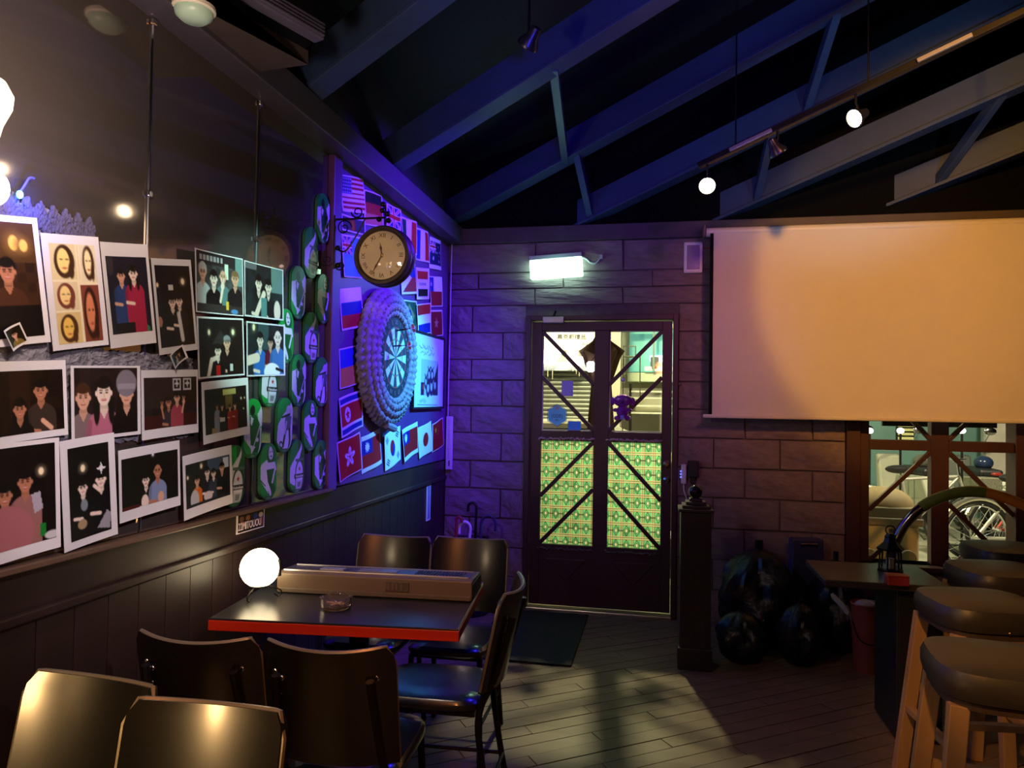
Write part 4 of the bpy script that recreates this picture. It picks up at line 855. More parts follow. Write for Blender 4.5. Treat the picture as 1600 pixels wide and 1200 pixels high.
MB().tube(interp([(-.02, 0, -.01), (-.015, .02, .02), (-.012, .035, .05), (-.012, .05, .055)], 5), .003, 6).build('wire', mat('blue_wire', (.1, .1, .5), .5), t, smooth=True)
l = lamp('blue_led_light', 'POINT', (0, 0, 0), 1.6, (.05, .1, 1), size=.01); l.parent = t; l.location = (.03, .01, -.01)

# small plate on the apron board, strip label, thermometer, cable
c, w, h, a = rectL((367, 804.5), (409.5, 793.5), (409, 823), (366, 835))
t = thing('wall_plate_sign', 'small dark number sign with a white edge on the wainscot', 'sign', M=ML(c[0], c[1], .008, a))
MB().box((0, 0, 0), (w, h, .004)).build('edge', PAPER, t); k = Cv(64, 40, (.12, .05, .05))
for x, cl in ((.14, (.4, .26, .2)), (.38, (.5, .3, .18)), (.66, (.12, .18, .5)), (.88, (.75, .68, .66))): k.ell(64*x, 11, 5.5, 6, cl)
k.rect(54, 18, 62, 36, (.45, .18, .12)); k.ell(10, 20, 8, 3, (.6, .35, .2))
link('face', k.mesh('face', w*.94, h*.9, PRINT), t, Matrix.Translation((0, 0, .0026)))
link('lettering', text_mesh('22MITOUOU', .036, mat('white_sign_ink', (.82, .72, .66), .5, var=0), .0004), t, Matrix.Translation((-.008, -h*.17, .0032)) @ Matrix.Diagonal((w/.245, 1.1, 1, 1)))
c, w, h, a = rectL((666, 756), (672, 755), (671, 812), (665, 814))
t = thing('strip_label', 'narrow upright white-edged label low on the blue wall', 'sign', M=ML(c[0], c[1], .004, 0))
MB().box((0, 0, 0), (w, h, .004)).build('edge', PAPER, t); MB().box((0, 0, .002), (w*.6, h*.92, .003)).build('face', mat('violet_label', (.3, .25, .4), .5, var=.3, scale=60), t)
p = BW(703, 692)
t = thing('wall_thermometer', 'long white scale strip on the stone wall beside the corner', 'thermometer', M=MBK(XL+.035, p[2], .012))
hh = BW(703, 650)[2]-BW(703, 733)[2]
MB().box((0, 0, 0), (.05, hh, .012)).build('body', WHITEP, t, bevel=.003); MB().box((.002, -hh*.38, .006), (.008, .04, .004)).build('slot', BLACKP, t)
sc = MB()
for i in range(22): sc.box((-.004, -hh*.28+i*hh*.034, .0065), (.012 if i % 5 else .02, .002, .001))
sc.build('scale_marks', BLACKP, t)
cb = [BW(707, 362, .02), BW(705, 420, .015), BW(703, 520, .012), BW(701, 600, .012), BW(700, 652, .015)]
tag(MB().tube(interp(cb, 6), .004, 6).build('wall_cable', WHITEP, None, smooth=True), 'thin pale cable running down the room corner', 'cable')

# ================================================================== BACK WALL FITTINGS
p = BW(870.5, 417.5)
t = thing('exit_light', 'glowing green-white emergency light box above the door', 'sign', M=MBK(p[0], p[2], .0, math.radians(3.2)))
MB().box((0, .062, .045), (.372, .030, .08)).build('housing', mat('grey_housing', (.55, .52, .52), .5, var=.03), t, bevel=.004)
MB().box((0, -.018, .045), (.366, .128, .07)).build('lit_panel', mat('lit_exit_panel', (.7, 1, .85), .5, var=0, emis=8, ecol=(.50, 1, .72)), t, bevel=.006)
MB().tube(interp([(.186, .05, .03), (.215, .035, .02), (.24, .01, .015), (.28, .005, .015), (.31, .04, .012)], 5), .007, 8).build('cable', mat('grey_cable', (.4, .4, .42), .5), t, smooth=True)
MB().box((.315, .045, .01), (.02, .03, .02)).build('plug', mat('grey_cable', (.4, .4, .42)), t)
l = lamp('exit_glow', 'POINT', (0, 0, 0), .55, (.3, 1, .55), size=.1); l.parent = t; l.location = (0, -.02, .16)
p = BW(1083, 403)
t = thing('wall_device', 'small white framed panel between the light box and the screen', 'panel', M=MBK(p[0], p[2], .0))
MB().box((0, 0, .012), (.125, .215, .024)).build('frame', WHITEP, t, bevel=.01); MB().box((0, 0, .025), (.085, .165, .006)).build('inset', mat('grey_inset', (.4, .38, .42), .15, metal=.3, var=.05), t, bevel=.003)
MB().tube([(.06, .07, .01), (.10, .06, .008), (.13, .07, .006)], .004, 6).build('red_wire', mat('red_wire', (.4, .02, .03), .5), t)

# projection screen
sx0, sx1 = BW(1108, 500, .14)[0], 3.15
zt_, zb_ = BW(1110, 366, .14)[2], BW(1110, 652, .14)[2]
t = thing('projection_screen', 'wide pulled-down projection screen over the window', 'screen', loc=(sx0, D-.14, zb_))
MB().lathe([(.03, 0), (.03, sx1-sx0+.06)], 20, Matrix.Translation((-.03, 0, zt_-zb_+.012)) @ Matrix.Rotation(PI/2, 4, 'Y')).build('roller_case', mat('screen_case', (.72, .68, .62), .4, var=.03), t, smooth=True)
MB().box((-.035, 0, zt_-zb_+.02), (.02, .075, .085)).build('end_cap', mat('brown_cap', (.2, .12, .09), .5), t, bevel=.006)
for zz in (0.2, 2.2): MB().box((zz, .07, zt_-zb_+.02), (.04, .12, .03)).build('bracket', IRON, t)
sh = MB(); n = 40
fab = lambda x0, x1, off, nm, m: MB().add([(x0+(x1-x0)*i/n, -.03+off+.006*math.sin(i*.5), z) for i in range(n+1) for z in (0.02, zt_-zb_)], [(2*i, 2*i+2, 2*i+3, 2*i+1) for i in range(n)]).build(nm, m, t, smooth=True)
fab(.022, sx1-sx0, 0, 'fabric', mat('screen_fabric', (.74, .70, .66), .85, var=.02, spec=.1)); fab(0, .022, 0, 'black_border', mat('screen_border', (.012, .012, .014), .8))
MB().box(((sx1-sx0)/2-.01, -.03, .008), (sx1-sx0+.05, .028, .024)).build('weight_bar', mat('screen_case', (.72, .68, .62)), t, bevel=.008)

# small charger and dark bracket by the door jamb, newel post
p = BW(1068, 740)
t = thing('wall_charger', 'white plug adapter with blue dots on the door jamb', 'charger', M=MBK(p[0], p[2], .02))
MB().box((0, 0, .012), (.035, .13, .03)).build('body', WHITEP, t, bevel=.006)
MB().tube(interp([(0, -.06, .015), (.002, -.11, .02), (.02, -.17, .02), (.02, -.26, .01)], 6), .004, 6).build('cord', WHITEP, t, smooth=True)
for q in (-.02, 0, .02): MB().ball((-.02, q, .028), .006, 8).build('led', mat('lit_small_blue', (.2, .3, 1), .4, var=0, emis=2, ecol=(.12, .15, 1)), t)
p = BW(1083, 732); tag(MB().box((0, 0, .03), (.07, .11, .06)).box((0, -.07, .02), (.035, .06, .03)).build('dark_bracket', BLACKP, None, bevel=.005, M=MBK(p[0], p[2])), 'black wall bracket just right of the door', 'bracket')
np_ = (FLR(1062, 1045)+FLR(1112, 1050))/2
t = thing('newel_post', 'dark square newel post with a ball top near the door', 'post', loc=(np_[0]-.005, np_[1]+.08, 0))
POSTW = mat('black_brown_post', (.03, .018, .018), .4, var=.2, stretch=(1, 1, .1))
hP = .862
MB().box((0, 0, hP/2), (.165, .165, hP)).build('shaft', POSTW, t, bevel=.006)
for i, (s_, z) in enumerate(((.19, hP+.008), (.15, hP+.026), (.11, hP+.044), (.07, hP+.06))): MB().box((0, 0, z), (s_, s_, .018)).build('step', POSTW, t, bevel=.004)
MB().ball((0, 0, hP+.105), .038, 20).build('ball', mat('glossy_black', (.01, .01, .012), .1, var=0), t, smooth=True)
for q in (-1, 1): MB().box((q*.055, -.084, .42), (.012, .006, .7)).build('fluting', POSTW, t)
MB().box((0, 0, .06), (.185, .185, .12)).build('plinth', POSTW, t, bevel=.006)

# ================================================================== TABLE AND ITS THINGS
TZ = .74
fl_, fr_, br_ = FLR(325, 966, TZ), FLR(717, 983.5, TZ), FLR(770, 914, TZ)
ta = math.atan2(fr_[1]-fl_[1], fr_[0]-fl_[0]); tw = float(np.hypot(*(fr_-fl_)[:2])); td = .60
t = thing('dining_table', 'black-topped table with a red-brown wooden edge', 'table', M=Matrix.Translation((fl_[0], fl_[1], 0)) @ Matrix.Rotation(ta, 4, 'Z'))
TAB = t
TOP = mat('black_laminate', (.022, .022, .024), .28, var=.15, scale=14)
EDG = mat('red_brown_edge', (.58, .030, .009), .4, var=.2, scale=4, stretch=(.2, 4, 4))
MB().box((tw/2, td/2, TZ-.004), (tw-.004, td-.004, .008)).build('top', TOP, t, bevel=.002)
for nme, cx, cy, dx, dy in (('edge_strip', tw/2, .008, tw, .016), ('edge_strip', tw/2, td-.008, tw, .016), ('edge_strip', .008, td/2, .016, td-.034), ('edge_strip', tw-.008, td/2, .016, td-.034)):
    MB().box((cx, cy, TZ-.0225), (dx, dy, .033)).build(nme, EDG, t, bevel=.002)
MB().box((tw/2, td/2, TZ-.024), (tw-.04, td-.04, .03)).build('core', BLACKP, t)
MB().tube([(tw/2, td/2, .02), (tw/2, td/2, TZ-.04)], .035, 14).build('column', IRON, t, smooth=True)
for q in (0, PI/2):
    MB().box((0, 0, 0), (.5, .06, .03), Matrix.Translation((tw/2, td/2, .02)) @ Matrix.Rotation(q, 4, 'Z')).build('foot', IRON, t, bevel=.01)

gp = FLR(405, 934, TZ)
t = thing('globe_lamp', 'glowing round globe lamp on a wire stand on the table', 'lamp', loc=(gp[0], gp[1], TZ))
gz = on(1, gp[1], 405, 887)[2]-TZ
MB().ball((0, 0, gz), .0685, 32).build('globe', mat('lit_globe', (1, .85, .6), .5, var=0, emis=7, ecol=(1, .80, .48)), t, smooth=True)
wr = MB()
for i in range(3):
    A = 2*PI*i/3+.5; ca, sa = math.cos(A), math.sin(A)
    wr.tube(interp([(.05*ca, .05*sa, .012), (.066*ca, .066*sa, .0026), (.075*ca, .075*sa, .02), (.05*ca, .05*sa, .035), (.03*ca, .03*sa, gz-.066)], 7), .0024, 6)
wr.tube([(.034*math.cos(2*PI*i/24), .034*math.sin(2*PI*i/24), gz-.062) for i in range(24)], .003, 6, True)
wr.build('wire_stand', IRON, t, smooth=True)
MB().box((.065, .02, gz), (.012, .012, .06)).build('clip', IRON, t, bevel=.003)
l = lamp('globe_light', 'POINT', (0, 0, 0), 5.5, (1, .60, .26), size=.072); l.parent = t; l.location = (0, 0, gz)
l.data.use_shadow = True
t['label'] = 'glowing round globe lamp on a wire stand on the table'

ka, kb = FLR(432, 926, TZ), FLR(737, 941.5, TZ)
kang = math.atan2(kb[1]-ka[1], kb[0]-ka[0]); kl = float(np.hypot(*(kb-ka)[:2])); kd = .20; kh = .074
t = thing('electronic_keyboard', 'long champagne electronic keyboard lying with its back outward on the table', 'keyboard', M=Matrix.Translation((ka[0], ka[1], TZ)) @ Matrix.Rotation(kang, 4, 'Z'))
CHA = mat('champagne_plastic', (.17, .12, .08), .42, var=.06)
MB().prism([(0, .0), (kd, .0), (kd, .05), (kd*.82, .066), (.018, kh), (0, kh-.006)], 0, kl, Matrix(((0, 0, 1, 0), (1, 0, 0, 0), (0, 1, 0, .004), (0, 0, 0, 1)))).build('body', CHA, t, bevel=.004)
MB().box((kl/2, -.001, .012), (kl-.01, .006, .016)).build('lower_lip', mat('dark_champagne', (.13, .10, .07), .5), t, bevel=.002)
Mt = Matrix.Translation((0, .018, kh+.004)) @ Matrix.Rotation(math.atan2(-(kh-.066), kd*.82-.018), 4, 'X')
MB().box((kl/2, .06, .001), (kl*.96, .115, .004), Mt).build('control_panel', mat('dark_panel', (.09, .085, .11), .3, var=.1), t, bevel=.001)
for q in (.002, .116): MB().box((kl/2, q, .003), (kl*.95, .004, .005), Mt).build('silver_strip', mat('silver_strip', (.6, .58, .6), .3, metal=.6), t)
for q in range(16): MB().box((kl*.70+q*kl*.016, .06, .004), (.006, .07, .003), Mt).build('grille_slot', BLACKP, t)
MB().box((kl*.5, .055, .004), (kl*.2, .05, .004), Mt).build('display', mat('lcd', (.3, .28, .35), .2, var=.05), t); MB().box((kl*.26, .05, .004), (kl*.12, .04, .004), Mt).build('button_block', mat('pale_buttons', (.5, .48, .5), .4, var=.3, scale=90), t)
MB().box((kl*.625, -.0015, kh*.58), (.088, .004, .036)).build('rear_plate', mat('recess', (.10, .08, .06), .5, var=.3, scale=60), t, bevel=.003)
for q in (-.03, -.015, .0, .018): MB().box((kl*.625+q, -.0045, kh*.58), (.006, .003, .022)).build('socket', CHA, t)
MB().box((kl-.004, kd*.45, .035), (.012, kd*.88, .06)).build('end_cap', BLACKP, t, bevel=.006)

ap = FLR(521, 952, TZ)
t = thing('ashtray', 'round cut-glass ashtray with cigarette ends on the table', 'ashtray', loc=(ap[0], ap[1]+.02, TZ))
GLS = mat('ashtray_glass', (.95, .85, .82), .08, var=0, trans=.9)
MB().lathe([(.0001, .0), (.045, 0), (.050, .006), (.052, .036), (.047, .038), (.044, .012), (.0001, .008)], 12).build('bowl', GLS, t)
for i in range(4):
    A = PI/2*i+.3; MB().box((.048*math.cos(A), .048*math.sin(A), .037), (.014, .014, .006), None).build('rest', GLS, t, bevel=.002)
for i in range(4): MB().tube([(random.uniform(-.03, .03), random.uniform(-.03, .03), .013), (random.uniform(-.03, .03), random.uniform(-.03, .03), .018)], .004, 8).build('cigarette_end', mat('filter_paper', (.75, .42, .26), .7), t)

# ================================================================== CHAIRS
VINYL = mat('black_vinyl', (.009, .009, .008), .29, var=.1, scale=60, spec=.9, coat=.7)
PIPING = mat('pale_back_edge', (.22, .19, .14), .35, metal=.3)  # paler tone for the backrest rim
STEEL = mat('black_tube_steel', (.015, .013, .015), .3, metal=.4, var=.05)
def make_chair():
    t = thing('dining_chair', 'x', 'chair')
    ch, sg, zb, zt = .345, .048, .50, .825; R = ch*ch/8/sg+sg/2; th = math.asin(ch/2/R)
    def surf(u, v, d=0):       # u -1..1, v 0..1
        A = u*th; top = zt-.016*(1-u*u); z = zb+(top-zb)*v
        r = R+d; return (r*math.sin(A), -.195+R-sg*.5-r*math.cos(A)-.20*(z-zb), z)
    n, m = 20, 12
    def rnd(u, v):             # rounded top corners
        return u
    mb = MB(); vs = []
    for d in (0, .016):
        for i in range(n+1):
            for j in range(m+1):
                u, v = -1+2*i/n, j/m
                lim = 1-.12*(max(0, (v-.85)/.15))**2.5
                vs.append(surf(u*lim, v, d))
    o2 = (n+1)*(m+1); ix = lambda i, j: i*(m+1)+j
    fs = [(ix(i, j), ix(i+1, j), ix(i+1, j+1), ix(i, j+1)) for i in range(n) for j in range(m)]+[(o2+ix(i, j), o2+ix(i, j+1), o2+ix(i+1, j+1), o2+ix(i+1, j)) for i in range(n) for j in range(m)]
    for i in range(n): fs += [(ix(i, 0), o2+ix(i, 0), o2+ix(i+1, 0), ix(i+1, 0)), (ix(i, m), ix(i+1, m), o2+ix(i+1, m), o2+ix(i, m))]
    for j in range(m): fs += [(ix(0, j), ix(0, j+1), o2+ix(0, j+1), o2+ix(0, j)), (ix(n, j), o2+ix(n, j), o2+ix(n, j+1), ix(n, j+1))]
    b = mb.add(vs, fs).build('backrest', VINYL, t, smooth=True)
    edge = [surf(-1, .02+.83*q/8, .008) for q in range(9)]+[surf(u*(1-.12), 1., .008) if abs(u) > .98 else surf(u*.93, 1., .008) for u in [-1+2*q/16 for q in range(17)]]+[surf(1, .85-.83*q/8, .008) for q in range(9)]
    MB().tube(edge, .0055, 6).build('edge_piping', PIPING, b, smooth=True)
    bo = MB()
    for sx in (-1, 1):
        for du, v in ((.62, .72), (.74, .76), (.68, .58)):
            p = surf(sx*du, v, .018); MB().ball(p, .007, 10, (1, .5, 1)).build('bolt', CHROME, b, smooth=True)
    # seat pad
    mb = MB(); pts = []
    for i in range(32):
        A = 2*PI*i/32; ca, sa = math.cos(A), math.sin(A); e = 2/5.
        pts.append((.168*math.copysign(abs(ca)**e, ca), .19*math.copysign(abs(sa)**e, sa)+.01))
    rings = [(.93, .425), (1, .435), (1, .452), (.94, .464), (.7, .468), (.3, .466)]
    vs = [(x*s, (y-.01)*s+.01, z) for s, z in rings for x, y in pts]; k = len(rings)
    fs = [(i*32+j, i*32+(j+1) % 32, (i+1)*32+(j+1) % 32, (i+1)*32+j) for i in range(k-1) for j in range(32)]+[tuple(range(31, -1, -1)), tuple(range((k-1)*32, k*32))]
    mb.add(vs, fs).build('seat', VINYL, t, smooth=True)
    MB().tube([(.14, .16, .418), (.14, -.15, .418), (-.14, -.15, .418), (-.14, .16, .418)], .011, 8, True).build('seat_frame', STEEL, t, smooth=True)
    for sx in (-1, 1):
        MB().tube(interp([(sx*.158, -.23, 0), (sx*.148, -.185, .25), (sx*.142, -.17, .42), (sx*.138, -.228, .56), (sx*.125, -.277, .74)], 5), .0115, 8).build('rear_leg', STEEL, t, smooth=True)
        MB().tube([(sx*.158, .20, 0), (sx*.142, .16, .42)], .0115, 8).build('front_leg', STEEL, t, smooth=True)
        MB().tube([(sx*.152, -.205, .16), (sx*.152, .187, .16)], .007, 8).build('stretcher', STEEL, t, smooth=True)
    MB().tube([(-.152, -.205, .16), (.152, -.205, .16)], .007, 8).build('stretcher', STEEL, t, smooth=True)
    return t
chair0 = make_chair(); first = [True]
def chair(x, y, rz, label, group='black tube-steel chairs'):
    t = chair0 if first[0] else copy_tree(chair0); first[0] = False
    t.matrix_world = Matrix.Translation((x, y, 0)) @ Matrix.Rotation(rz, 4, 'Z'); t['label'] = label; t['group'] = group
chair(-1.205, 1.965, .04, 'black chair with its curved back to the viewer, nearest the wall at the table')
chair(-.845, 1.985, .06, 'black chair with its curved back to the viewer, at the table corner nearest the aisle')
chair(-1.19, 2.935, PI, 'black chair behind the keyboard, on the wall side')
chair(-.836, 2.975, PI+.02, 'black chair behind the keyboard, on the door side')
chair(-.745, 2.455, PI/2+.05, 'black chair seen side-on at the free end of the table')
chair(-1.238, 1.14, PI-.08, 'foreground black chair back cut by the left picture edge')
chair(-.885, 1.075, PI+.03, 'foreground black chair back at the bottom, right of its twin')

# umbrellas in a stand in the corner
t = thing('umbrella_stand', 'dark wire umbrella stand in the room corner', 'stand', loc=(-1.275, 4.84, 0))
MB().lathe([(.14, 0), (.14, .015)], 24).build('base', IRON, t)
for zz in (.25, .5): MB().tube([(.14*math.cos(2*PI*i/28), .14*math.sin(2*PI*i/28), zz) for i in range(28)], .006, 6, True).build('hoop', IRON, t, smooth=True)
for i in range(6): A = 2*PI*i/6; MB().tube([(.14*math.cos(A), .14*math.sin(A), 0), (.14*math.cos(A), .14*math.sin(A), .5)], .005, 6).build('upright', IRON, t)
def umbrella(x, y, htop, lean, hx, m, label, hook=.045, cloth=None):
    t = thing('umbrella', label, 'umbrella', loc=(x, y, .02), group='umbrellas in the stand')
    top = htop-.02; p = [(0, 0, .03), (lean[0]*.6, lean[1]*.6, top*.6), (lean[0], lean[1], top-hook)]
    for i in range(9): A = PI*i/8; p.append((lean[0]+hx*hook*(1-math.cos(A)), lean[1], top-hook+hook*math.sin(A)*1.2))
    p.append((lean[0]+hx*hook*2, lean[1], top-hook*1.9))
    MB().tube(p, .010, 8).build('cane_handle', m, t, smooth=True)
    q = Vector((lean[0]*.62, lean[1]*.62, top*.62))
    MB().tube([(0, 0, .03), tuple(q*.5), tuple(q)], [.012, .038, .016], 12).build('furled_canopy', cloth or BLACKP, t, smooth=True)
WCANE = mat('white_cane', (.8, .78, .8), .4, var=.02)
CLR = mat('grey_plastic_film', (.3, .28, .36), .3, var=.2)
def zpx(px, py, y): return on(1, y, px, py)
q = zpx(706, 816, 4.78); umbrella(-1.30, 4.78, q[2], (.05, 0), -1, WCANE, 'umbrella with a white hooked handle', .04, mat('navy_cloth', (.03, .03, .12), .7))
q = zpx(716, 785, 4.88); umbrella(-1.25, 4.86, q[2], (.02, 0), -1, mat('black_cane', (.012, .01, .012), .35), 'tallest umbrella with a black hooked handle', .03)
q = zpx(741, 806, 4.82); umbrella(-1.20, 4.80, q[2], (.02, 0), 1, mat('dark_clear_cane', (.06, .05, .1), .12), 'umbrella with a dark glossy handle and grey film canopy', .05, CLR)
q = zpx(680, 812, 4.62); umbrella(-1.345, 4.76, q[2], (-.0, 0), 1, mat('red_cane', (.3, .02, .04), .4), 'short red-handled umbrella nearest the blue wall', .018, mat('red_cloth', (.25, .02, .05), .7))

a_, b_ = FLR(895, 1043), FLR(908, 962)
mt = MB().box((0, 0, .006), (.60, b_[1]-a_[1], .012)).build('door_mat', mat('dark_green_rubber', (.014, .020, .012), .75, var=.3, scale=60, bump=.5), None, bevel=.004)
mt.location = ((a_[0]+b_[0])/2+.02-.30, (a_[1]+b_[1])/2, 0); tag(mt, 'dark rubber mat in front of the door', 'mat')

# ================================================================== RIGHT HAND SIDE
BAG = mat('black_bin_bag', (.006, .006, .008), .38, var=.1, scale=9, bump=1.0)
def bag(loc, sx, sy, sz, label, seed, tie=None, tm=None):
    rr = random.Random(seed); n = 36; vs = []; ph = [rr.uniform(0, 6) for _ in range(6)]
    for j in range(19):
        v = j/18; base = math.sin(PI*min(1, .06+v*.94))**.6*(1-.18*v)
        for i in range(n):
            A = 2*PI*i/n; w = 1+.11*math.sin(3*A+ph[0]+4*v)+.09*math.sin(5*A+ph[1]-7*v)+.05*math.sin(11*A+ph[2]+9*v)+.04*math.sin(17*A+ph[3]-13*v)
            r = base*w if v < .93 else .07+.03*math.sin(5*A)
            z = v if v < .93 else .93+(v-.93)*1.6
            vs.append((sx*r*math.cos(A), sy*r*math.sin(A), sz*z))
    fs = [(j*n+i, j*n+(i+1) % n, (j+1)*n+(i+1) % n, (j+1)*n+i) for j in range(18) for i in range(n)]+[tuple(range(n-1, -1, -1)), tuple(range(18*n, 19*n))]
    t = thing('rubbish_bag', label, 'bag', loc=loc, group='black bags by the window')
    MB().add(vs, fs).build('sack', BAG, t, smooth=True)
    if tie: MB().tube(interp(tie, 5), [.016]*(len(interp(tie, 5))-1)+[.004], 8).build('tie', tm, t, smooth=True)
bag((.62, 4.68, 0), .26, .25, .60, 'large black rubbish bag right of the newel post', 1)
bag((1.06, 4.66, 0), .165, .21, .56, 'black rubbish bag with a pale tie under the window', 2, [(-.06, -.15, .36), (.0, -.19, .30), (.06, -.2, .20)], mat('pale_cloth_tie', (.55, .5, .45), .8))
bag((.475, 4.30, 0), .145, .15, .30, 'lowest black rubbish bag, closest to the newel post', 3)
bag((.80, 4.33, 0), .125, .125, .36, 'middle-sized black rubbish bag in front of the others', 5)
bp = FLR(1353, 1048)
t = thing('plastic_bin', 'tall reddish translucent plastic bin on the floor under the window', 'bin', loc=(bp[0], bp[1], 0))
RB = mat('reddish_plastic', (.30, .07, .055), .35, var=.15)
MB().lathe([(.0001, 0), (.062, 0), (.066, .02), (.078, .36), (.083, .37), (.078, .375), (.07, .36), (.058, .02), (.0001, .015)], 24).build('tub', RB, t, smooth=True)
MB().ball((0, 0, .34), .07, 16, (1, 1, .7)).build('crumpled_liner', mat('clear_liner', (.4, .34, .4), .25, var=.3, scale=30, bump=.8), t, smooth=True)
MB().tube(interp([(-.075, 0, .3), (-.06, -.07, .2), (.0, -.09, .17), (.06, -.07, .2), (.078, 0, .3)], 5), .003, 6).build('handle', IRON, t, smooth=True)

sz_ = .70; s1, s2 = FLR(1290, 905, sz_), FLR(1440, 925, sz_)
t = thing('side_table', 'dark square side table below the window', 'table', loc=(s1[0]+.245, s1[1]+.2, 0))
MB().box((0, 0, sz_-.015), (.50, .42, .03)).build('top', mat('dark_table_top', (.05, .04, .035), .3, var=.2), t, bevel=.006)
MB().box((.15, .02, .34), (.185, .32, .65)).build('cabinet', BLACKP, t, bevel=.006)
for q in (.105, .193): MB().box((q, -.142, .35), (.082, .012, .58)).build('cabinet_door', BLACKP, t, bevel=.004)
MB().box((-.06, .02, .66), (.26, .06, .05)).build('bracket', BLACKP, t, bevel=.003)
lp = FLR(1391, 893, sz_)
t = thing('candle_lantern', 'small black candle lantern with a peaked roof on the side table', 'lantern', loc=(lp[0], lp[1], sz_))
LG = glass_mat('lantern_glass', (.85, .85, .8), .12)
MB().lathe([(.055, 0), (.055, .012), (.045, .016)], 6).build('base', IRON, t)
for i in range(6): A = PI/3*i; MB().tube([(.048*math.cos(A), .048*math.sin(A), .012), (.044*math.cos(A), .044*math.sin(A), .105)], .004, 6).build('post', IRON, t)
MB().lathe([(.042, .014), (.040, .103)], 6).build('glass_panes', LG, t)
MB().lathe([(.058, .10), (.060, .108), (.03, .135), (.024, .155), (.026, .16), (.016, .175), (.0001, .178)], 6).build('roof', IRON, t)
MB().tube([(.02*math.cos(2*PI*i/16), 0, .19+.02*math.sin(2*PI*i/16)) for i in range(16)], .003, 6, True).build('ring', IRON, t)
MB().lathe([(.018, .014), (.018, .06), (.0001, .062)], 14).build('candle', mat('wax', (.7, .66, .58), .5), t)
rp = FLR(1402, 914, sz_)
o = MB().box((0, 0, .018), (.085, .06, .036)).box((0, 0, .039), (.088, .063, .008)).build('red_box', mat('red_tin', (.32, .03, .025), .4, var=.1), None, bevel=.004); o.location = (rp[0], rp[1]+.01, sz_); tag(o, 'small red box on the side table in front of the lantern', 'box')
p = on(1, 4.5, 1288, 872)
t = thing('blue_case', 'tilted dark blue case standing behind the black bags', 'case', M=Matrix.Translation((p[0]-.02, 4.93, 0)) @ Matrix.Rotation(.15, 4, 'Z'))
hb = on(1, 4.93, 1285, 842)[2]
MB().box((0, 0, hb/2), (.20, .08, hb)).build('shell', mat('dark_blue_case', (.05, .05, .13), .35, var=.1), t, bevel=.012)
MB().tube([(-.05, -.045, hb-.06), (-.05, -.06, hb-.03), (.05, -.06, hb-.03), (.05, -.045, hb-.06)], .006, 8).build('handle', CHROME, t, smooth=True)

# bent tube arch in front of the window
yT = 3.95
path = [on(1, yT, *q) for q in ((1392, 872), (1398, 846), (1412, 818), (1432, 795), (1458, 778), (1490, 768), (1520, 766), (1550, 772), (1585, 785), (1640, 810), (1700, 850))]
path = [(p[0], p[1]-.10*i/10, p[2]) for i, p in enumerate(path)]
path = [(path[0][0]-.03, path[0][1], 0.0), (path[0][0]-.02, path[0][1], path[0][2]*.6)]+path+[(path[-1][0]+.16, path[-1][1], path[-1][2]*.6), (path[-1][0]+.19, path[-1][1], 0)]
sm = interp(path, 6)
t = thing('bent_tube_arch', 'shiny bent tube arching in front of the window', 'tube', loc=(0, 0, 0))
i0, i1 = int(6*5.3), int(6*8.35)
MB().tube(sm[:i0+1], .024, 12).build('bare_end', mat('dark_chrome', (.20, .18, .19), .16, metal=1, var=.03), t, smooth=True)
MB().tube(sm[i0:i1+1], .027, 12).build('green_sleeve', mat('green_sleeve', (.14, .19, .03), .4, var=.15), t, smooth=True)
MB().tube(sm[i1:], .026, 12).build('orange_lit_end', mat('orange_lit_end', (.62, .22, .03), .45, var=.12), t, smooth=True)  # warm light on this stretch of tube is put into the orange colour

# bar stools
LEG = mat('honey_pine', (.42, .24, .11), .5, var=.2, scale=6, stretch=(3, 3, .3))
SEAT = mat('black_stool_leather', (.035, .028, .024), .42, var=.1, scale=50, bump=.05)
def make_stool():
    t = thing('bar_stool', 'x', 'stool'); hz = .76; pts = []
    for i in range(36):
        A = 2*PI*i/36; ca, sa = math.cos(A), math.sin(A); e = 2/3.6
        pts.append((.195*math.copysign(abs(ca)**e, ca), .19*math.copysign(abs(sa)**e, sa)))
    rings = [(.9, hz-.085), (.97, hz-.08), (1, hz-.06), (1, hz-.03), (.95, hz-.008), (.8, hz), (.4, hz+.006)]
    vs = [(x*s, y*s, z) for s, z in rings for x, y in pts]; k = len(rings); n = 36
    fs = [(i*n+j, i*n+(j+1) % n, (i+1)*n+(j+1) % n, (i+1)*n+j) for i in range(k-1) for j in range(n)]+[tuple(range(n-1, -1, -1)), tuple(range((k-1)*n, k*n))]
    MB().add(vs, fs).build('cushion', SEAT, t, smooth=True)
    MB().prism([(x*.92, y*.92) for x, y in pts], hz-.105, hz-.085).build('seat_board', mat('stool_board', (.05, .03, .02), .5), t)
    for sx in (-1, 1):
        for sy in (-1, 1): MB().bar((sx*.205, sy*.195, 0), (sx*.145, sy*.14, hz-.10), .048, .036, up=(0, 1, 0)).build('leg', LEG, t, bevel=.003)
        MB().bar((sx*.183, -.175, .28), (sx*.183, .175, .28), .03, .022).build('stretcher', LEG, t)
        MB().bar((-.175, sx*.17, .36), (.175, sx*.17, .36), .03, .022).build('stretcher', LEG, t)
    for q in range(10): A = 2*PI*q/10+.3; MB().ball((.19*math.cos(A), .185*math.sin(A), hz-.075), .006, 8).build('stud', BRASS, t, smooth=True)
    return t
st0 = make_stool()
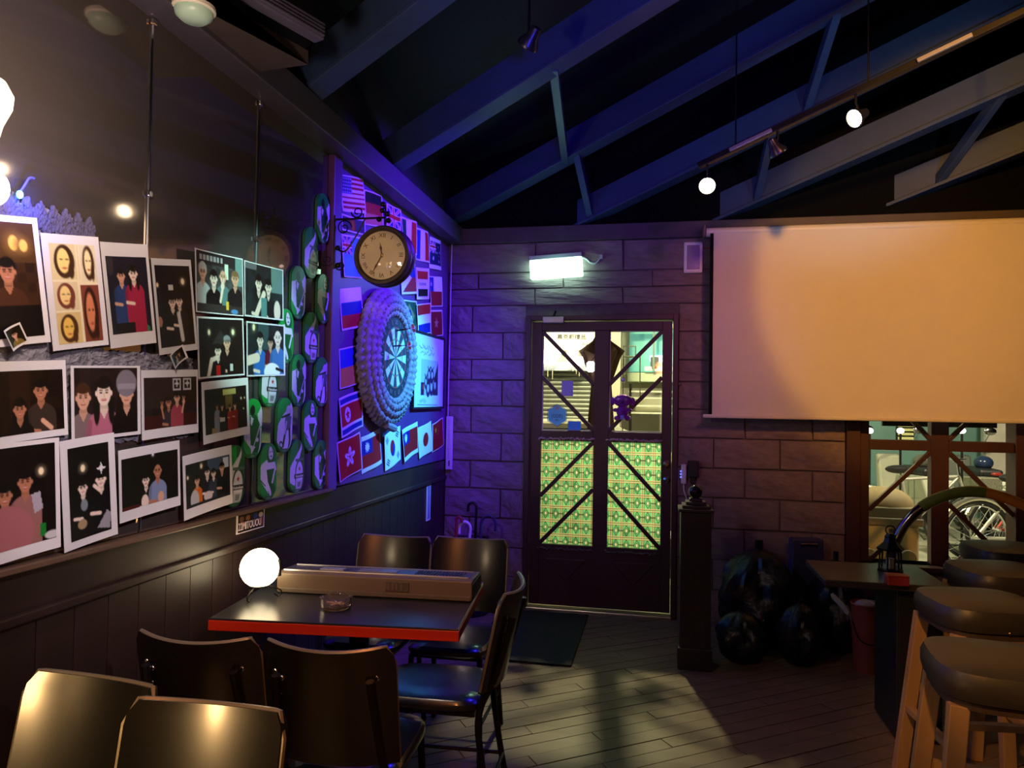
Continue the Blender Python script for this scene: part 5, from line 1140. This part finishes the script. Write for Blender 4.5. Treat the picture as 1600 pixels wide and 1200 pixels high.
for i, (x, y, r, lb) in enumerate(((.955, 2.26, -.12, 'nearest bar stool with honey-coloured legs at the right picture edge'), (1.17, 2.95, .1, 'second bar stool from the viewer, dark rounded seat'), (1.485, 3.55, .1, 'third bar stool from the viewer, glinting dark seat'), (1.76, 4.12, .05, 'farthest bar stool, right under the window'))):
    t = st0 if i == 0 else copy_tree(st0)
    t.matrix_world = Matrix.Translation((x, y, 0)) @ Matrix.Rotation(r, 4, 'Z'); t['label'] = lb; t['group'] = 'bar stools in a row'

# ================================================================== CEILING FITTINGS
def spot_head(name, at, direction, label, m_lit=None, parent_rail=None):
    d = Vector(direction).normalized(); q = d.to_track_quat('Z', 'Y').to_matrix().to_4x4()
    t = thing(name, label, 'spotlight', loc=tuple(at), group='track spotlights')
    M = q
    MB().lathe([(.0001, -.075), (.02, -.07), (.028, -.03), (.046, .0), (.046, .012), (.042, .012), (.036, -.01), (.0001, -.012)], 20, M).build('can', mat('spot_can', (.05, .045, .05), .3, metal=.7, var=.05), t, smooth=True)
    MB().lathe([(.0001, .010), (.034, .006), (.036, -.004), (.0001, -.006)], 20, M).build('lens', m_lit or mat('dark_lens', (.03, .03, .05), .1), t, smooth=True)
    MB().tube([tuple(-d*.03), (-.0, .0, .07), (0, 0, .115)], .006, 8).build('yoke', IRON, t, smooth=True)
    return t
LIT = mat('lit_spot_bulb', (1, .9, .7), .4, var=0, emis=30, ecol=(1, .84, .55))
s1p = Vector((.239, 3.88, 2.608)); s3p = Vector(on(1, 3.62, 1337, 184)); s2p = Vector(on(1, 3.75, 1215, 237))
spot_head('track_spotlight', s1p, (-.1, -1, -.55), 'lit track spotlight nearest the door', LIT)
spot_head('track_spotlight', s2p, (.5, .3, -.8), 'unlit blue-tinged track spotlight between the two lit ones')
spot_head('track_spotlight', s3p, (-.75, -.45, -.5), 'brightest lit track spotlight, high on the right', LIT)
dv = (s3p-s1p).normalized(); ra, rb = s1p-dv*.05+Vector((0, 0, .125)), s3p+dv*.9+Vector((0, 0, .125))
t = thing('light_track', 'dark ceiling light track carrying the spotlights', 'track', loc=(0, 0, 0))
MB().bar(ra, rb, .035, .03).build('rail', IRON, t, bevel=.003)
for f_ in (.12, .5, .95):
    p = ra.lerp(rb, f_); MB().tube([tuple(p), (p[0], p[1], zc(p[0], p[1])+.02)], .004, 6).build('hanger', IRON, t)
for f_ in (.1, .62):
    p = ra.lerp(rb, f_); MB().bar(p+Vector((0, -.02, .0)), p+dv*.22+Vector((0, -.02, 0)), .02, .02).build('adapter', mat('grey_metal', (.4, .38, .38)), t, bevel=.003)
hp = on(1, 2.9, 826, 68); t = spot_head('ceiling_spotlight', hp, (-.55, .5, -.6), 'dark unlit spotlight hanging between the rafters overhead')
t['group'] = 'spotlights between the rafters'
MB().tube([(0, 0, .11), (0, 0, zc(hp[0], hp[1])-hp[2]+.02)], .006, 6).build('stem', IRON, t)
dp = FLR(304, 17, 2.595)
dp = LW(304, 17, .0)
dpl = FLR(303, 18, 2.60)
t = thing('ceiling_disc_light', 'pale green oval disc lamp under the beam at the top left', 'lamp', loc=(dpl[0], dpl[1], 2.60))
MB().lathe([(.0001, -.03), (.035, -.028), (.052, -.014), (.055, 0), (.0001, 0)], 28).build('diffuser', mat('pale_green_glass', (.42, .60, .44), .35, var=.03), t, smooth=True)
MB().lathe([(.058, 0), (.062, .004), (.062, .014), (.0001, .016)], 28).build('trim_ring', mat('cream_ring', (.7, .65, .5), .4), t, smooth=True)
# soffit board that carries it, and a louvred vent
p0 = Vector(dpl); e0 = Vector(FLR(490, 78, 2.66)); e1 = e0-RN*1.3
e2 = e0-RN*3.2
so = MB().prism([(XL, e2.y), (XL, e0.y+.05), (e0.x-.03, e0.y+.02), (e2.x-.03, e2.y)], 2.62, 2.67).build('soffit_board', mat('brown_soffit', (.06, .042, .035), .6, var=.2), ceiling)
t = thing('louvred_vent', 'long grey louvred vent along the soffit edge at the top left', 'vent', M=Matrix.Translation(e1) @ Matrix.Rotation(math.atan2(RN.y, RN.x), 4, 'Z'))
MB().box((.65, -.03, .05), (1.3, .05, .06)).build('housing', mat('grey_vent', (.09, .08, .12), .5, var=.05), t, bevel=.006)
for q in range(4): MB().box((.65, -.06, .03+q*.012), (1.28, .012, .005)).build('louvre', mat('grey_vent', (.22, .2, .26)), t)

# ================================================================== THE STREET OUTSIDE
GZ, FY = -.04, 11.0
PAVE = mat('street_concrete', (.30, .29, .22), .85, var=.2, scale=3, bump=.2)
struct(slab('ground', (-6, D+.17, GZ-.2), (12, FY+.5, GZ), PAVE)); struct(slab('doorstep', (XL-1, D+.17, GZ), (4.4, D+.75, -.02), PAVE))
PLAST = mat('cream_plaster', (.55, .53, .40), .8, var=.1, scale=2); TEAL = mat('green_teal_cladding', (.12, .24, .22), .6, var=.15, scale=2)
struct(slab('wall_street', (-7, FY, GZ), (.05, FY+.3, 6), PLAST)); struct(slab('wall_street_green', (.05, FY+.1, GZ), (12, FY+.4, 6), TEAL))
def at(y, px, py): return on(1, y, px, py)
# gift shop: lit sign, awning, roller shutter slats
a, b = at(FY-.2, 838, 500), at(FY-.2, 965, 546)
t = thing('shop_sign', 'lit cream shop sign across the street, seen through the door', 'sign', loc=(0, 0, 0))
MB().box(((a[0]+b[0])/2-.15, FY-.1, (a[2]+b[2])/2+.1), (b[0]-a[0]+.3, .18, a[2]-b[2]+.2)).build('light_box', mat('lit_cream_sign', (1, .97, .75), .5, var=0, emis=.55, ecol=(1, .95, .60)), t)
c = at(FY-.2, 893, 527); link('lettering', text_mesh('慕克斯禮品', .085, mat('grey_sign_ink', (.06, .06, .055), .6, var=0), .004), t, Matrix(((1.05, 0, 0, c[0]), (0, 0, -1, FY-.2), (0, 1, 0, c[2]), (0, 0, 0, 1))))
lg = at(FY-.2, 916, 537); mb = MB()
for i in range(5): mb.tube([(lg[0]-.06+.03*i, FY-.2, lg[2]-.03+.02*math.sin(i*2)), (lg[0]-.04+.03*i, FY-.2, lg[2]+.02*math.cos(i*3))], .005, 5)
mb.build('logo', MT['grey_sign_ink'], t)
a, b = at(FY-.25, 838, 566), at(FY-.25, 935, 580)
tag(MB().box(((a[0]+b[0])/2, FY-.15, (a[2]+b[2])/2), (b[0]-a[0]+.5, .3, a[2]-b[2])).build('shutter_hood', mat('pale_blue_hood', (.6, .66, .66), .6, var=.05), None, bevel=.01), 'pale shutter hood below the lit shop sign', 'hood')
t = thing('roller_shutter', 'grey roller shutter of the shop across the street', 'shutter', loc=(0, FY-.08, GZ))
x0, x1 = at(FY, 838, 600)[0]-.3, at(FY, 936, 600)[0]; zt2 = at(FY, 880, 580)[2]-GZ
SHU = mat('grey_shutter', (.34, .36, .30), .5, metal=.3, var=.08)
sl = MB().prism([(0, 0), (.02, .015), (.03, .035), (.02, .055), (0, .06)], 0, 1, None).mesh('slat', SHU)
zz = 0; 
while zz < zt2-.05:
    o = link('slat', sl, t, Matrix(((0, 0, x1-x0, x0), (-1, 0, 0, 0), (0, 1, 0, zz), (0, 0, 0, 1)))); zz += .066
LAN = mat('lit_white_lamp', (1, 1, .95), .5, var=0, emis=5, ecol=(1, .97, .85))
for px, py, r, lb in ((857, 550, .185, 'large white bowl lamp under the shop sign'), (901, 561, .115, 'smaller white bowl lamp under the shop sign')):
    c = at(FY-.45, px, py-2); t = thing('bowl_lamp', lb, 'lamp', loc=tuple(c), group='white bowl lamps outside')
    rr = r*1.1
    MB().lathe([(.0001, -rr*.95), (rr*.45, -rr*.85), (rr*.85, -rr*.5), (rr, 0), (rr*.97, .01), (.0001, .012)], 28).build('bowl', LAN, t, smooth=True)
    MB().tube([(0, 0, -.03), (0, .1, -.04), (0, .45, -.04)], .01, 6).build('wall_arm', IRON, t)
    for q in (-.4, 0., .35): MB().tube([(rr*q, -rr*.2, -rr*.85), (rr*q, -rr*.2, -rr*1.9-.1*q)], .006, 5).build('tassel', mat('cream_tassel', (.8, .75, .55), .7), t)
# folded brown parasol between the two panes
c = at(6.3, 939, 640); pole_x = c[0]
t = thing('patio_parasol', 'closed brown patio parasol standing outside the door', 'parasol', loc=(c[0], 6.3, GZ)); BRN = mat('brown_canvas', (.16, .085, .06), .8, var=.25, scale=6)
zz = [at(6.3, 939, v)[2]-GZ for v in (515, 552, 562, 600, 668, 700)]
n = 32; vs = []; prof = [(.01, zz[0]+.02), (.07, zz[0]-.10), (.17, zz[1]), (.14, zz[2]), (.075, zz[3]), (.10, zz[4]), (.12, zz[5])]
for r, z in prof:
    for i in range(n): A = 2*PI*i/n; rr = r*(1+.18*math.cos(8*A)); vs.append((rr*math.cos(A), rr*math.sin(A), z+.02*math.cos(8*A)*(r > .1)))
MB().add(vs, [(j*n+i, j*n+(i+1) % n, (j+1)*n+(i+1) % n, (j+1)*n+i) for j in range(len(prof)-1) for i in range(n)]+[tuple(range(n))]).build('folded_canopy', BRN, t, smooth=True)
MB().tube([(0, 0, 0), (0, 0, zz[0]+.06)], .02, 10).build('pole', BRN, t); MB().lathe([(.22, 0), (.22, .04), (.05, .08)], 24).build('foot', IRON, t)
c = at(6.12, 923, 573); t = thing('lantern_bulb', 'small white lantern hanging beside the parasol', 'lamp', loc=tuple(c))
MB().lathe([(.02, -.045), (.036, -.03), (.036, .03), (.02, .045)], 14).build('glass', LAN, t, smooth=True); MB().tube([(0, 0, .045), (.03, .06, .09), (pole_x-c[0], 6.3-c[1], .10)], .004, 5).build('arm', IRON, t)
# right pane: pilaster, cyan shop window, counter, shelves
a, b = at(9.6, 950, 500), at(9.6, 968, 700)
struct(slab('street_pilaster', (a[0], 9.6, GZ), (b[0], 9.9, 5), PLAST))
a, b = at(FY, 984, 517), at(FY, 1060, 582)
t = thing('lit_shop_window', 'cyan-lit shop window across the street', 'window', loc=(a[0], FY-.32, b[2]))
w_, h_ = b[0]-a[0], a[2]-b[2]
MB().box((w_/2, .25, h_/2), (w_, .02, h_)).build('interior', mat('lit_cyan_interior', (.2, .55, .5), .6, var=.3, scale=1.5, emis=.35, ecol=(.16, .62, .52)), t)
MB().box((w_*.62, .05, h_*.30), (w_*.4, .06, h_*.16)).build('tube_light', mat('lit_cyan_tube', (.5, 1, .95), .5, var=0, emis=3, ecol=(.45, 1, .95)), t, bevel=.02)
for q in (0, .5, 1): MB().box((w_*q, -.02, h_/2), (.03, .05, h_)).build('mullion', mat('shop_mullion', (.2, .3, .27), .5), t)
MB().box((w_*.62, 0, h_*.06), (w_*.6, .06, h_*.10)).build('display_ledge', mat('cyan_white', (.7, .9, .88), .5), t)
MB().box((w_/2, -.02, h_+.03), (w_+.1, .08, .06)).build('header', WHITEP, t)
MB().box((w_*.52, .02, h_*.18), (.12, .1, .2)).build('vase', mat('dark_vase', (.1, .12, .12), .5), t, bevel=.02)
a, b = at(FY-.3, 980, 582), at(FY-.3, 1060, 597)
tag(MB().box(((a[0]+b[0])/2, FY-.15, (a[2]+b[2])/2), (b[0]-a[0], .28, a[2]-b[2])).build('shop_counter', mat('pale_green_counter', (.5, .58, .42), .6, var=.1), None, bevel=.01), 'pale green counter under the cyan shop window', 'counter')
t = thing('display_rack', 'open metal rack of shelves below the shop counter', 'rack', loc=(at(FY-.5, 985, 640)[0], FY-.5, GZ))
for v in (612, 622, 634, 645):
    z = at(FY-.5, 1000, v)[2]-GZ; MB().box((.3, 0, z), (.65, .3, .025)).build('shelf', mat('pale_shelf', (.6, .62, .5), .5), t)
for q in (0, .62): MB().box((q, 0, .9), (.03, .3, 1.8)).build('upright', IRON, t)
# sign board outline
t = thing('wire_sign_frame', 'thin white wire frame standing behind the right door pane', 'frame', loc=(0, 0, 0))
for (xa, ya, xb, yb) in ((974, 541, 993, 558), (953, 557, 1000, 620)):
    c4 = [at(6.62, *q) for q in ((xa, ya), (xb, ya), (xb, yb), (xa, yb))]; MB().tube(c4, .006, 5, True).build('wire', mat('cream_wire', (.8, .75, .5), .5), t); MB().tube([c4[3], (c4[3][0], c4[3][1], GZ)], .006, 5).build('leg', MT['cream_wire'], t)
# parked car nose seen low in the right pane
c = at(7.0, 1005, 668); t = thing('parked_car', 'pale parked car roof and windscreen below the right door pane', 'car', loc=(c[0]-1.35, 7.4, GZ))
PC = mat('pale_car_paint', (.66, .63, .52), .25, var=.03); zc0 = c[2]-GZ
prof = [(-2, .35), (-1.9, .75), (-1.05, .92), (-.45, zc0+.04), (.9, zc0+.05), (1.7, .95), (2.1, .9), (2.15, .35)]
MB().prism(prof, -.72, .72, Matrix(((1, 0, 0, 0), (0, 0, -1, 0), (0, 1, 0, 0), (0, 0, 0, 1)))).build('body', PC, t, bevel=.06)
MB().prism([(-.95, .95), (-.42, zc0-.02), (.85, zc0-.01), (1.45, .97)], -.735, .735, Matrix(((1, 0, 0, 0), (0, 0, -1, 0), (0, 1, 0, 0), (0, 0, 0, 1)))).build('side_glass', mat('car_glass', (.05, .06, .05), .08), t)
for x in (-1.3, 1.3):
    for y in (-.68, .68): MB().lathe([(.0001, -.09), (.3, -.09), (.31, -.05), (.31, .05), (.3, .09), (.0001, .09)], 24, Matrix.Translation((x, y, .31)) @ Matrix.Rotation(PI/2, 4, 'X')).build('wheel', BLACKP, t, smooth=True)
# purple ornament hanging inside the door, stickers on the glass
p = BW(973, 634); t = thing('hanging_toy', 'sequinned purple toy puppy hanging on the right door pane', 'toy', loc=(p[0], D-.03, p[2]))
SEQ = mat('purple_sequins', (.36, .04, .42), .3, metal=.3, var=.45, scale=120, bump=.8)
MB().ball((0, 0, .035), .052, 20, (1.2, .6, .85)).build('head', SEQ, t, smooth=True)
MB().ball((0, .0, -.04), .042, 18, (1.0, .6, 1.15)).build('body', SEQ, t, smooth=True)
for s_ in (-1, 1):
    MB().ball((s_*.068, 0, .03), .022, 12, (.8, .5, 1.3)).build('ear', SEQ, t, smooth=True); MB().ball((s_*.035, -.01, -.085), .020, 12, (1.1, .8, .9)).build('foot', SEQ, t, smooth=True)
    MB().ball((s_*.045, -.012, -.03), .015, 10, (1.4, .8, .9)).build('paw', SEQ, t, smooth=True)
    MB().ball((s_*.026, -.031, .043), .008, 8).build('eye', mat('toy_eye', (.75, .6, .8), .3), t); MB().ball((s_*.026, -.038, .043), .004, 8).build('pupil', BLACKP, t)
MB().ball((0, -.036, .024), .008, 8).build('nose', BLACKP, t); MB().box((.0, -.03, -.08), (.025, .004, .03)).build('tag', mat('blue_tag', (.25, .3, .8), .5), t)
MB().tube([(0, 0, .08), (0, 0, .17)], .0015, 5).build('thread', IRON, t); MB().lathe([(.008, -.004), (.016, .0), (.008, .006)], 14, Matrix.Translation((0, .03, .18)) @ Matrix.Rotation(PI/2, 4, 'X')).build('suction_cup', WHITEP, t)
def film_mat(name, col, f=.7):
    m = mat(name, col, .4, var=0); n, l = m.node_tree.nodes, m.node_tree.links
    t_ = n.new('ShaderNodeBsdfTranslucent'); t_.inputs[0].default_value = (*col, 1); x_ = n.new('ShaderNodeMixShader'); x_.inputs[0].default_value = f
    l.new(n['Principled BSDF'].outputs[0], x_.inputs[1]); l.new(t_.outputs[0], x_.inputs[2]); l.new(x_.outputs[0], n['Material Output'].inputs[0]); return m
STB, STD = film_mat('blue_sticker', (.22, .42, .85)), mat('dark_blue_edge', (.04, .08, .25), .4)
def Mp(px, py, off=-.042): q = on(1, D-off, px, py); return Matrix(((1, 0, 0, q[0]), (0, 0, -1, D-off), (0, 1, 0, q[2]), (0, 0, 0, 1)))
t = thing('hexagon_sticker', 'blue hexagonal sticker on the left door pane', 'sticker', M=Mp(870.5, 649))
hx = [(.078*math.sin(PI/3*i), .078*math.cos(PI/3*i)*1.02) for i in range(6)]
MB().tube([(x, y, .001) for x, y in hx], .0025, 5, True).build('edge', STD, t); MB().prism([(x*.94, y*.94) for x, y in hx], .001, .0016).build('face', STB, t)
link('lettering', text_mesh('(008)', .04, mat('dark_sticker_ink', (.05, .06, .3), .5), .0003), t, Matrix.Translation((0, -.006, .0018)))
link('caption', text_mesh('- 00 -', .022, MT['dark_sticker_ink'], .0003), t, Matrix.Translation((0, -.034, .0018)))
MB().prism([(.014*math.cos(2*PI*i/10)*(1 if i % 2 else .7), .014*math.sin(2*PI*i/10)*(1 if i % 2 else .7)+.052) for i in range(10)], .0016, .002).build('flower', mat('pink_ink', (.8, .35, .35), .5), t)
t = thing('square_sticker', 'small blue square sticker at the foot of the left door pane', 'sticker', M=Mp(897.5, 665.5))
MB().tube([(-.047, -.034, .001), (.047, -.034, .001), (.047, .034, .001), (-.047, .034, .001)], .0025, 5, True).build('edge', STD, t); MB().box((0, 0, .0008), (.088, .062, .001)).build('face', film_mat('blue_sticker_b', (.10, .26, .8)), t)
for q in (.016, .002, -.014): MB().box((0, q, .0015), (.04, .004, .0004)).build('print_line', mat('light_blue_ink', (.35, .45, .7), .5), t)
t = thing('paper_notice', 'plain violet-blue paper stuck on the left door pane', 'notice', M=Mp(886.5, 607)); MB().box((0, 0, 0), (.082, .108, .001)).build('sheet', film_mat('violet_paper', (.36, .30, .9)), t)

# scooters, cart and bicycles seen through the window
def scooter(px, gy, label, plate, rz, tint):
    c = at(gy, px, 760); t = thing('motor_scooter', label, 'scooter', loc=(c[0], gy, GZ), rz=rz, group='scooters parked outside')
    bm_ = mat('scooter_paint_'+tint, {'grey': (.12, .13, .11), 'cream': (.42, .42, .32)}[tint], .3, var=.1)
    for y in (-.6, .6): MB().tube([(0, y+.19*math.cos(2*PI*i/28), .24+.19*math.sin(2*PI*i/28)) for i in range(28)], .05, 10, True).build('wheel', BLACKP, t, smooth=True)
    MB().prism([(-.75, .5), (-.6, .74), (.1, .72), (.2, .4), (.5, .34), (.62, .9), (.72, .92), (.66, .3), (.1, .26), (-.5, .34)], -.14, .14, Matrix(((0, 0, 1, 0), (1, 0, 0, 0), (0, 1, 0, 0), (0, 0, 0, 1)))).build('bodywork', bm_, t, bevel=.03)
    MB().box((0, -.3, .78), (.24, .6, .09)).build('saddle', BLACKP, t, bevel=.03)
    MB().tube(interp([(-.36, .5, 1.0), (-.15, .56, .98), (0, .6, .97), (.15, .56, .98), (.36, .5, 1.0)], 4), .014, 8).build('handlebar', CHROME, t, smooth=True)
    for s_ in (-1, 1):
        MB().tube([(s_*.22, .54, 1.0), (s_*.3, .5, 1.2)], .006, 6).build('mirror_stalk', CHROME, t); MB().ball((s_*.31, .5, 1.23), .07, 14, (1, .25, .7)).build('mirror', CHROME, t, smooth=True)
    p_ = MB().box((0, -.80, .66), (.22, .008, .11)).build('number_plate', mat('plate_white', (.8, .82, .66), .5, var=.02), t, bevel=.004)
    link('lettering', text_mesh(plate, .062, mat('plate_ink', (.04, .06, .04), .5, var=0), .001), p_, Matrix(((1, 0, 0, 0), (0, 0, -1, -.806), (0, 1, 0, .655), (0, 0, 0, 1))))
    MB().ball((0, -.77, .79), .03, 12, (2, .5, .7)).build('tail_light', mat('red_lamp', (.3, .03, .02), .2), t, smooth=True)
    MB().ball((.02, -.25, .88), .10, 18, (1, 1.1, .85)).build('helmet', mat('helmet_'+tint, {'grey': (.02, .035, .09), 'cream': (.1, .1, .08)}[tint], .2), t, smooth=True)
    return t
scooter(1423, 9.5, 'grey-cream scooter with a pale plate behind the left window pane', 'AZ7-108', .1, 'cream')
scooter(1523, 9.6, 'dark scooter with a pale plate behind the right window pane', 'AZ-2808', -.1, 'grey')
c = at(6.4, 1384, 800)
t = thing('hand_cart', 'beige wheeled cart box with a brown cushion outside the window', 'cart', loc=(c[0], 6.5, GZ))
zs = [at(6.4, 1384, v)[2]-GZ for v in (885, 818, 806, 790, 762)]
BEI = mat('beige_panel', (.5, .45, .30), .6, var=.08)
MB().box((0, 0, (zs[0]+zs[1])/2), (.44, .4, zs[1]-zs[0])).build('box', BEI, t, bevel=.015); MB().box((0, 0, (zs[1]+zs[2])/2), (.5, .44, zs[2]-zs[1])).build('rim', mat('dark_beige', (.2, .18, .12), .6), t, bevel=.01)
MB().box((0, 0, (zs[2]+zs[3])/2), (.48, .42, zs[3]-zs[2])).build('tray', mat('olive_tray', (.24, .21, .13), .6), t, bevel=.01); MB().ball((0, 0, zs[3]), .24, 20, (1, .85, (zs[4]-zs[3])/.24)).build('cushion', mat('brown_cushion', (.30, .22, .11), .7, var=.15), t, smooth=True)
for q in (-.16, .13): MB().lathe([(.0001, -.02), (.06, -.02), (.065, 0), (.06, .02), (.0001, .02)], 20, Matrix.Translation((q, -.22, zs[0]+.10)) @ Matrix.Rotation(PI/2-.6*0, 4, 'X')).build('wheel', mat('dull_wheel', (.14, .13, .09), .6), t, smooth=True)
MB().box((0.02, -.205, zs[1]-.06), (.05, .01, .06)).build('latch', BLACKP, t)
for q in (-.18, .18): MB().box((q, 0, zs[0]/2), (.04, .3, zs[0])).build('leg', IRON, t)
def bicycle(x, y, rz, lean, label, col):
    t = thing('bicycle', label, 'bicycle', M=Matrix.Translation((x, y, GZ)) @ Matrix.Rotation(rz, 4, 'Z') @ Matrix.Rotation(lean, 4, 'X'), group='bicycles parked outside')
    fm_ = mat('bike_frame_'+col, {'red': (.4, .05, .03), 'silver': (.5, .48, .4)}[col], .3, metal=.3)
    R = .33
    for x_ in (-.52, .52):
        w = MB().tube([(x_+R*math.cos(2*PI*i/36), 0, R+R*math.sin(2*PI*i/36)) for i in range(36)], .018, 8, True).build('tyre', BLACKP, t, smooth=True)
        MB().tube([(x_+(R-.03)*math.cos(2*PI*i/36), 0, R+(R-.03)*math.sin(2*PI*i/36)) for i in range(36)], .010, 6, True).build('rim', CHROME, w, smooth=True)
        sp = MB()
        for i in range(16): A = 2*PI*i/16; sp.tube([(x_+.02*math.cos(A+1.2), (.02 if i % 2 else -.02), R+.02*math.sin(A+1.2)), (x_+(R-.03)*math.cos(A), 0, R+(R-.03)*math.sin(A))], .0022, 4)
        sp.build('spokes', CHROME, w); MB().tube([(x_, -.04, R), (x_, .04, R)], .016, 8).build('hub', CHROME, w, smooth=True)
        MB().tube([(x_+(R+.035)*math.cos(A), 0, R+(R+.035)*math.sin(A)) for A in [PI*.02+PI*.85*i/16 for i in range(17)]], .024, 8).build('mudguard', mat('chrome_guard', (.8, .74, .6), .2, metal=.9), t, smooth=True)
    fr = MB(); A_, B_, C_, D_ = (.40, 0, .82), (-.16, 0, .78), (-.08, 0, .32), (-.52, 0, R)
    for p, q in ((A_, C_), (B_, C_), (A_, B_), (C_, D_), (B_, D_)): fr.tube([p, q], .016, 8)
    fr.tube([A_, (.52, 0, R)], .014, 8); fr.build('frame', fm_, t, smooth=True)
    MB().tube([(.40, 0, .82), (.38, 0, .98)], .012, 8).tube(interp([(.2, -.28, .98), (.36, -.2, 1.0), (.38, 0, .98), (.36, .2, 1.0), (.2, .28, .98)], 4), .011, 8).build('handlebar', CHROME, t, smooth=True)
    MB().ball((-.19, 0, .88), .11, 14, (1.2, .75, .4)).build('saddle', BLACKP, t, smooth=True); MB().tube([B_, (-.19, 0, .88)], .012, 8).build('seat_post', CHROME, t)
    MB().tube([(-.08, -.02, .32), (0.02, -.06, .18)], .008, 6).build('crank', CHROME, t); MB().tube([(-.1, .08, .3), (-.2, .2, 0.01)], .008, 6).build('kickstand', CHROME, t)
    MB().box((.62, 0, .72), (.22, .3, .2)).build('basket', mat('wire_basket', (.3, .28, .2), .4, metal=.5, var=.4, scale=60), t, bevel=.01)
c = at(7.3, 1536, 840); bicycle(c[0]+.42, 7.45, .3, .08, 'silver bicycle with a bright mudguard behind the right window pane', 'silver')
c = at(8.0, 1570, 830); bicycle(c[0]+.35, 8.05, .35, .06, 'red-framed bicycle at the right edge of the window', 'red')
c = at(8.4, 1470, 840); bicycle(c[0]-.35, 7.95, .12, -.05, 'second silver bicycle close to the window mullion', 'silver')
# far backdrop panels across the street behind the window
x0, x1 = at(10.6, 1540, 700)[0], at(10.6, 1620, 700)[0]
t = thing('panelled_gate', 'pale panelled gate across the street at the right of the window', 'gate', loc=(x0, 10.6, GZ))
for k_ in range(5): MB().box(((x1-x0)/2, 0, .25+.52*k_), (x1-x0, .06, .49)).build('panel', mat('pale_pink_panel', (.52, .47, .40), .7, var=.1), t, bevel=.01)
for q in (0, x1-x0): MB().box((q, .03, 1.3), (.06, .08, 2.7)).build('post', mat('gate_post', (.3, .34, .3), .6), t)
x0, x1 = at(10.7, 1416, 672)[0], at(10.7, 1441, 672)[0]
t = thing('louvred_shutter', 'yellow louvred panel across the street, above the scooters', 'louvre', loc=(x0, FY+.06, at(10.7, 1428, 690)[2]))
for k_ in range(10): MB().box(((x1-x0)/2, 0, .03+.06*k_), (x1-x0, .05, .035)).build('slat', mat('yellow_slat', (.72, .68, .30), .6), t)
for q in (0, x1-x0): MB().box((q, .02, .35), (.03, .05, .75)).build('frame', IRON, t)
for px, py, lb in ((1359, 673, 'white street globe at the left of the window'), (1407, 673, 'white street globe above the scooters'), (1503, 673, 'white street globe right of the window mullion')):
    c = at(9.0, px, py); t = thing('street_globe', lb, 'lamp', loc=tuple(c), group='white globes along the street')
    MB().ball((0, 0, 0), .034, 14, (1.2, 1, 1)).build('globe', LAN, t, smooth=True); MB().tube([(0, 0, -.03), (0, 0, GZ-c[2])], .012, 6).build('pole', IRON, t)
# dark board hanging outside the top of the window
a, b = at(5.75, 1378, 640), at(5.75, 1557, 669)
t = thing('hanging_board', 'dark board hanging outside across the upper window panes', 'board', loc=((a[0]+b[0])/2, 5.75, b[2]))
MB().box((0, 0, .25), (b[0]-a[0], .03, .5)).build('panel', BLACKP, t, bevel=.004)
for q in (-.3, .3): MB().tube([(q, 0, .5), (q, -.30, 1.05), (q, -.58, 1.1)], .008, 6).build('hanger', IRON, t)
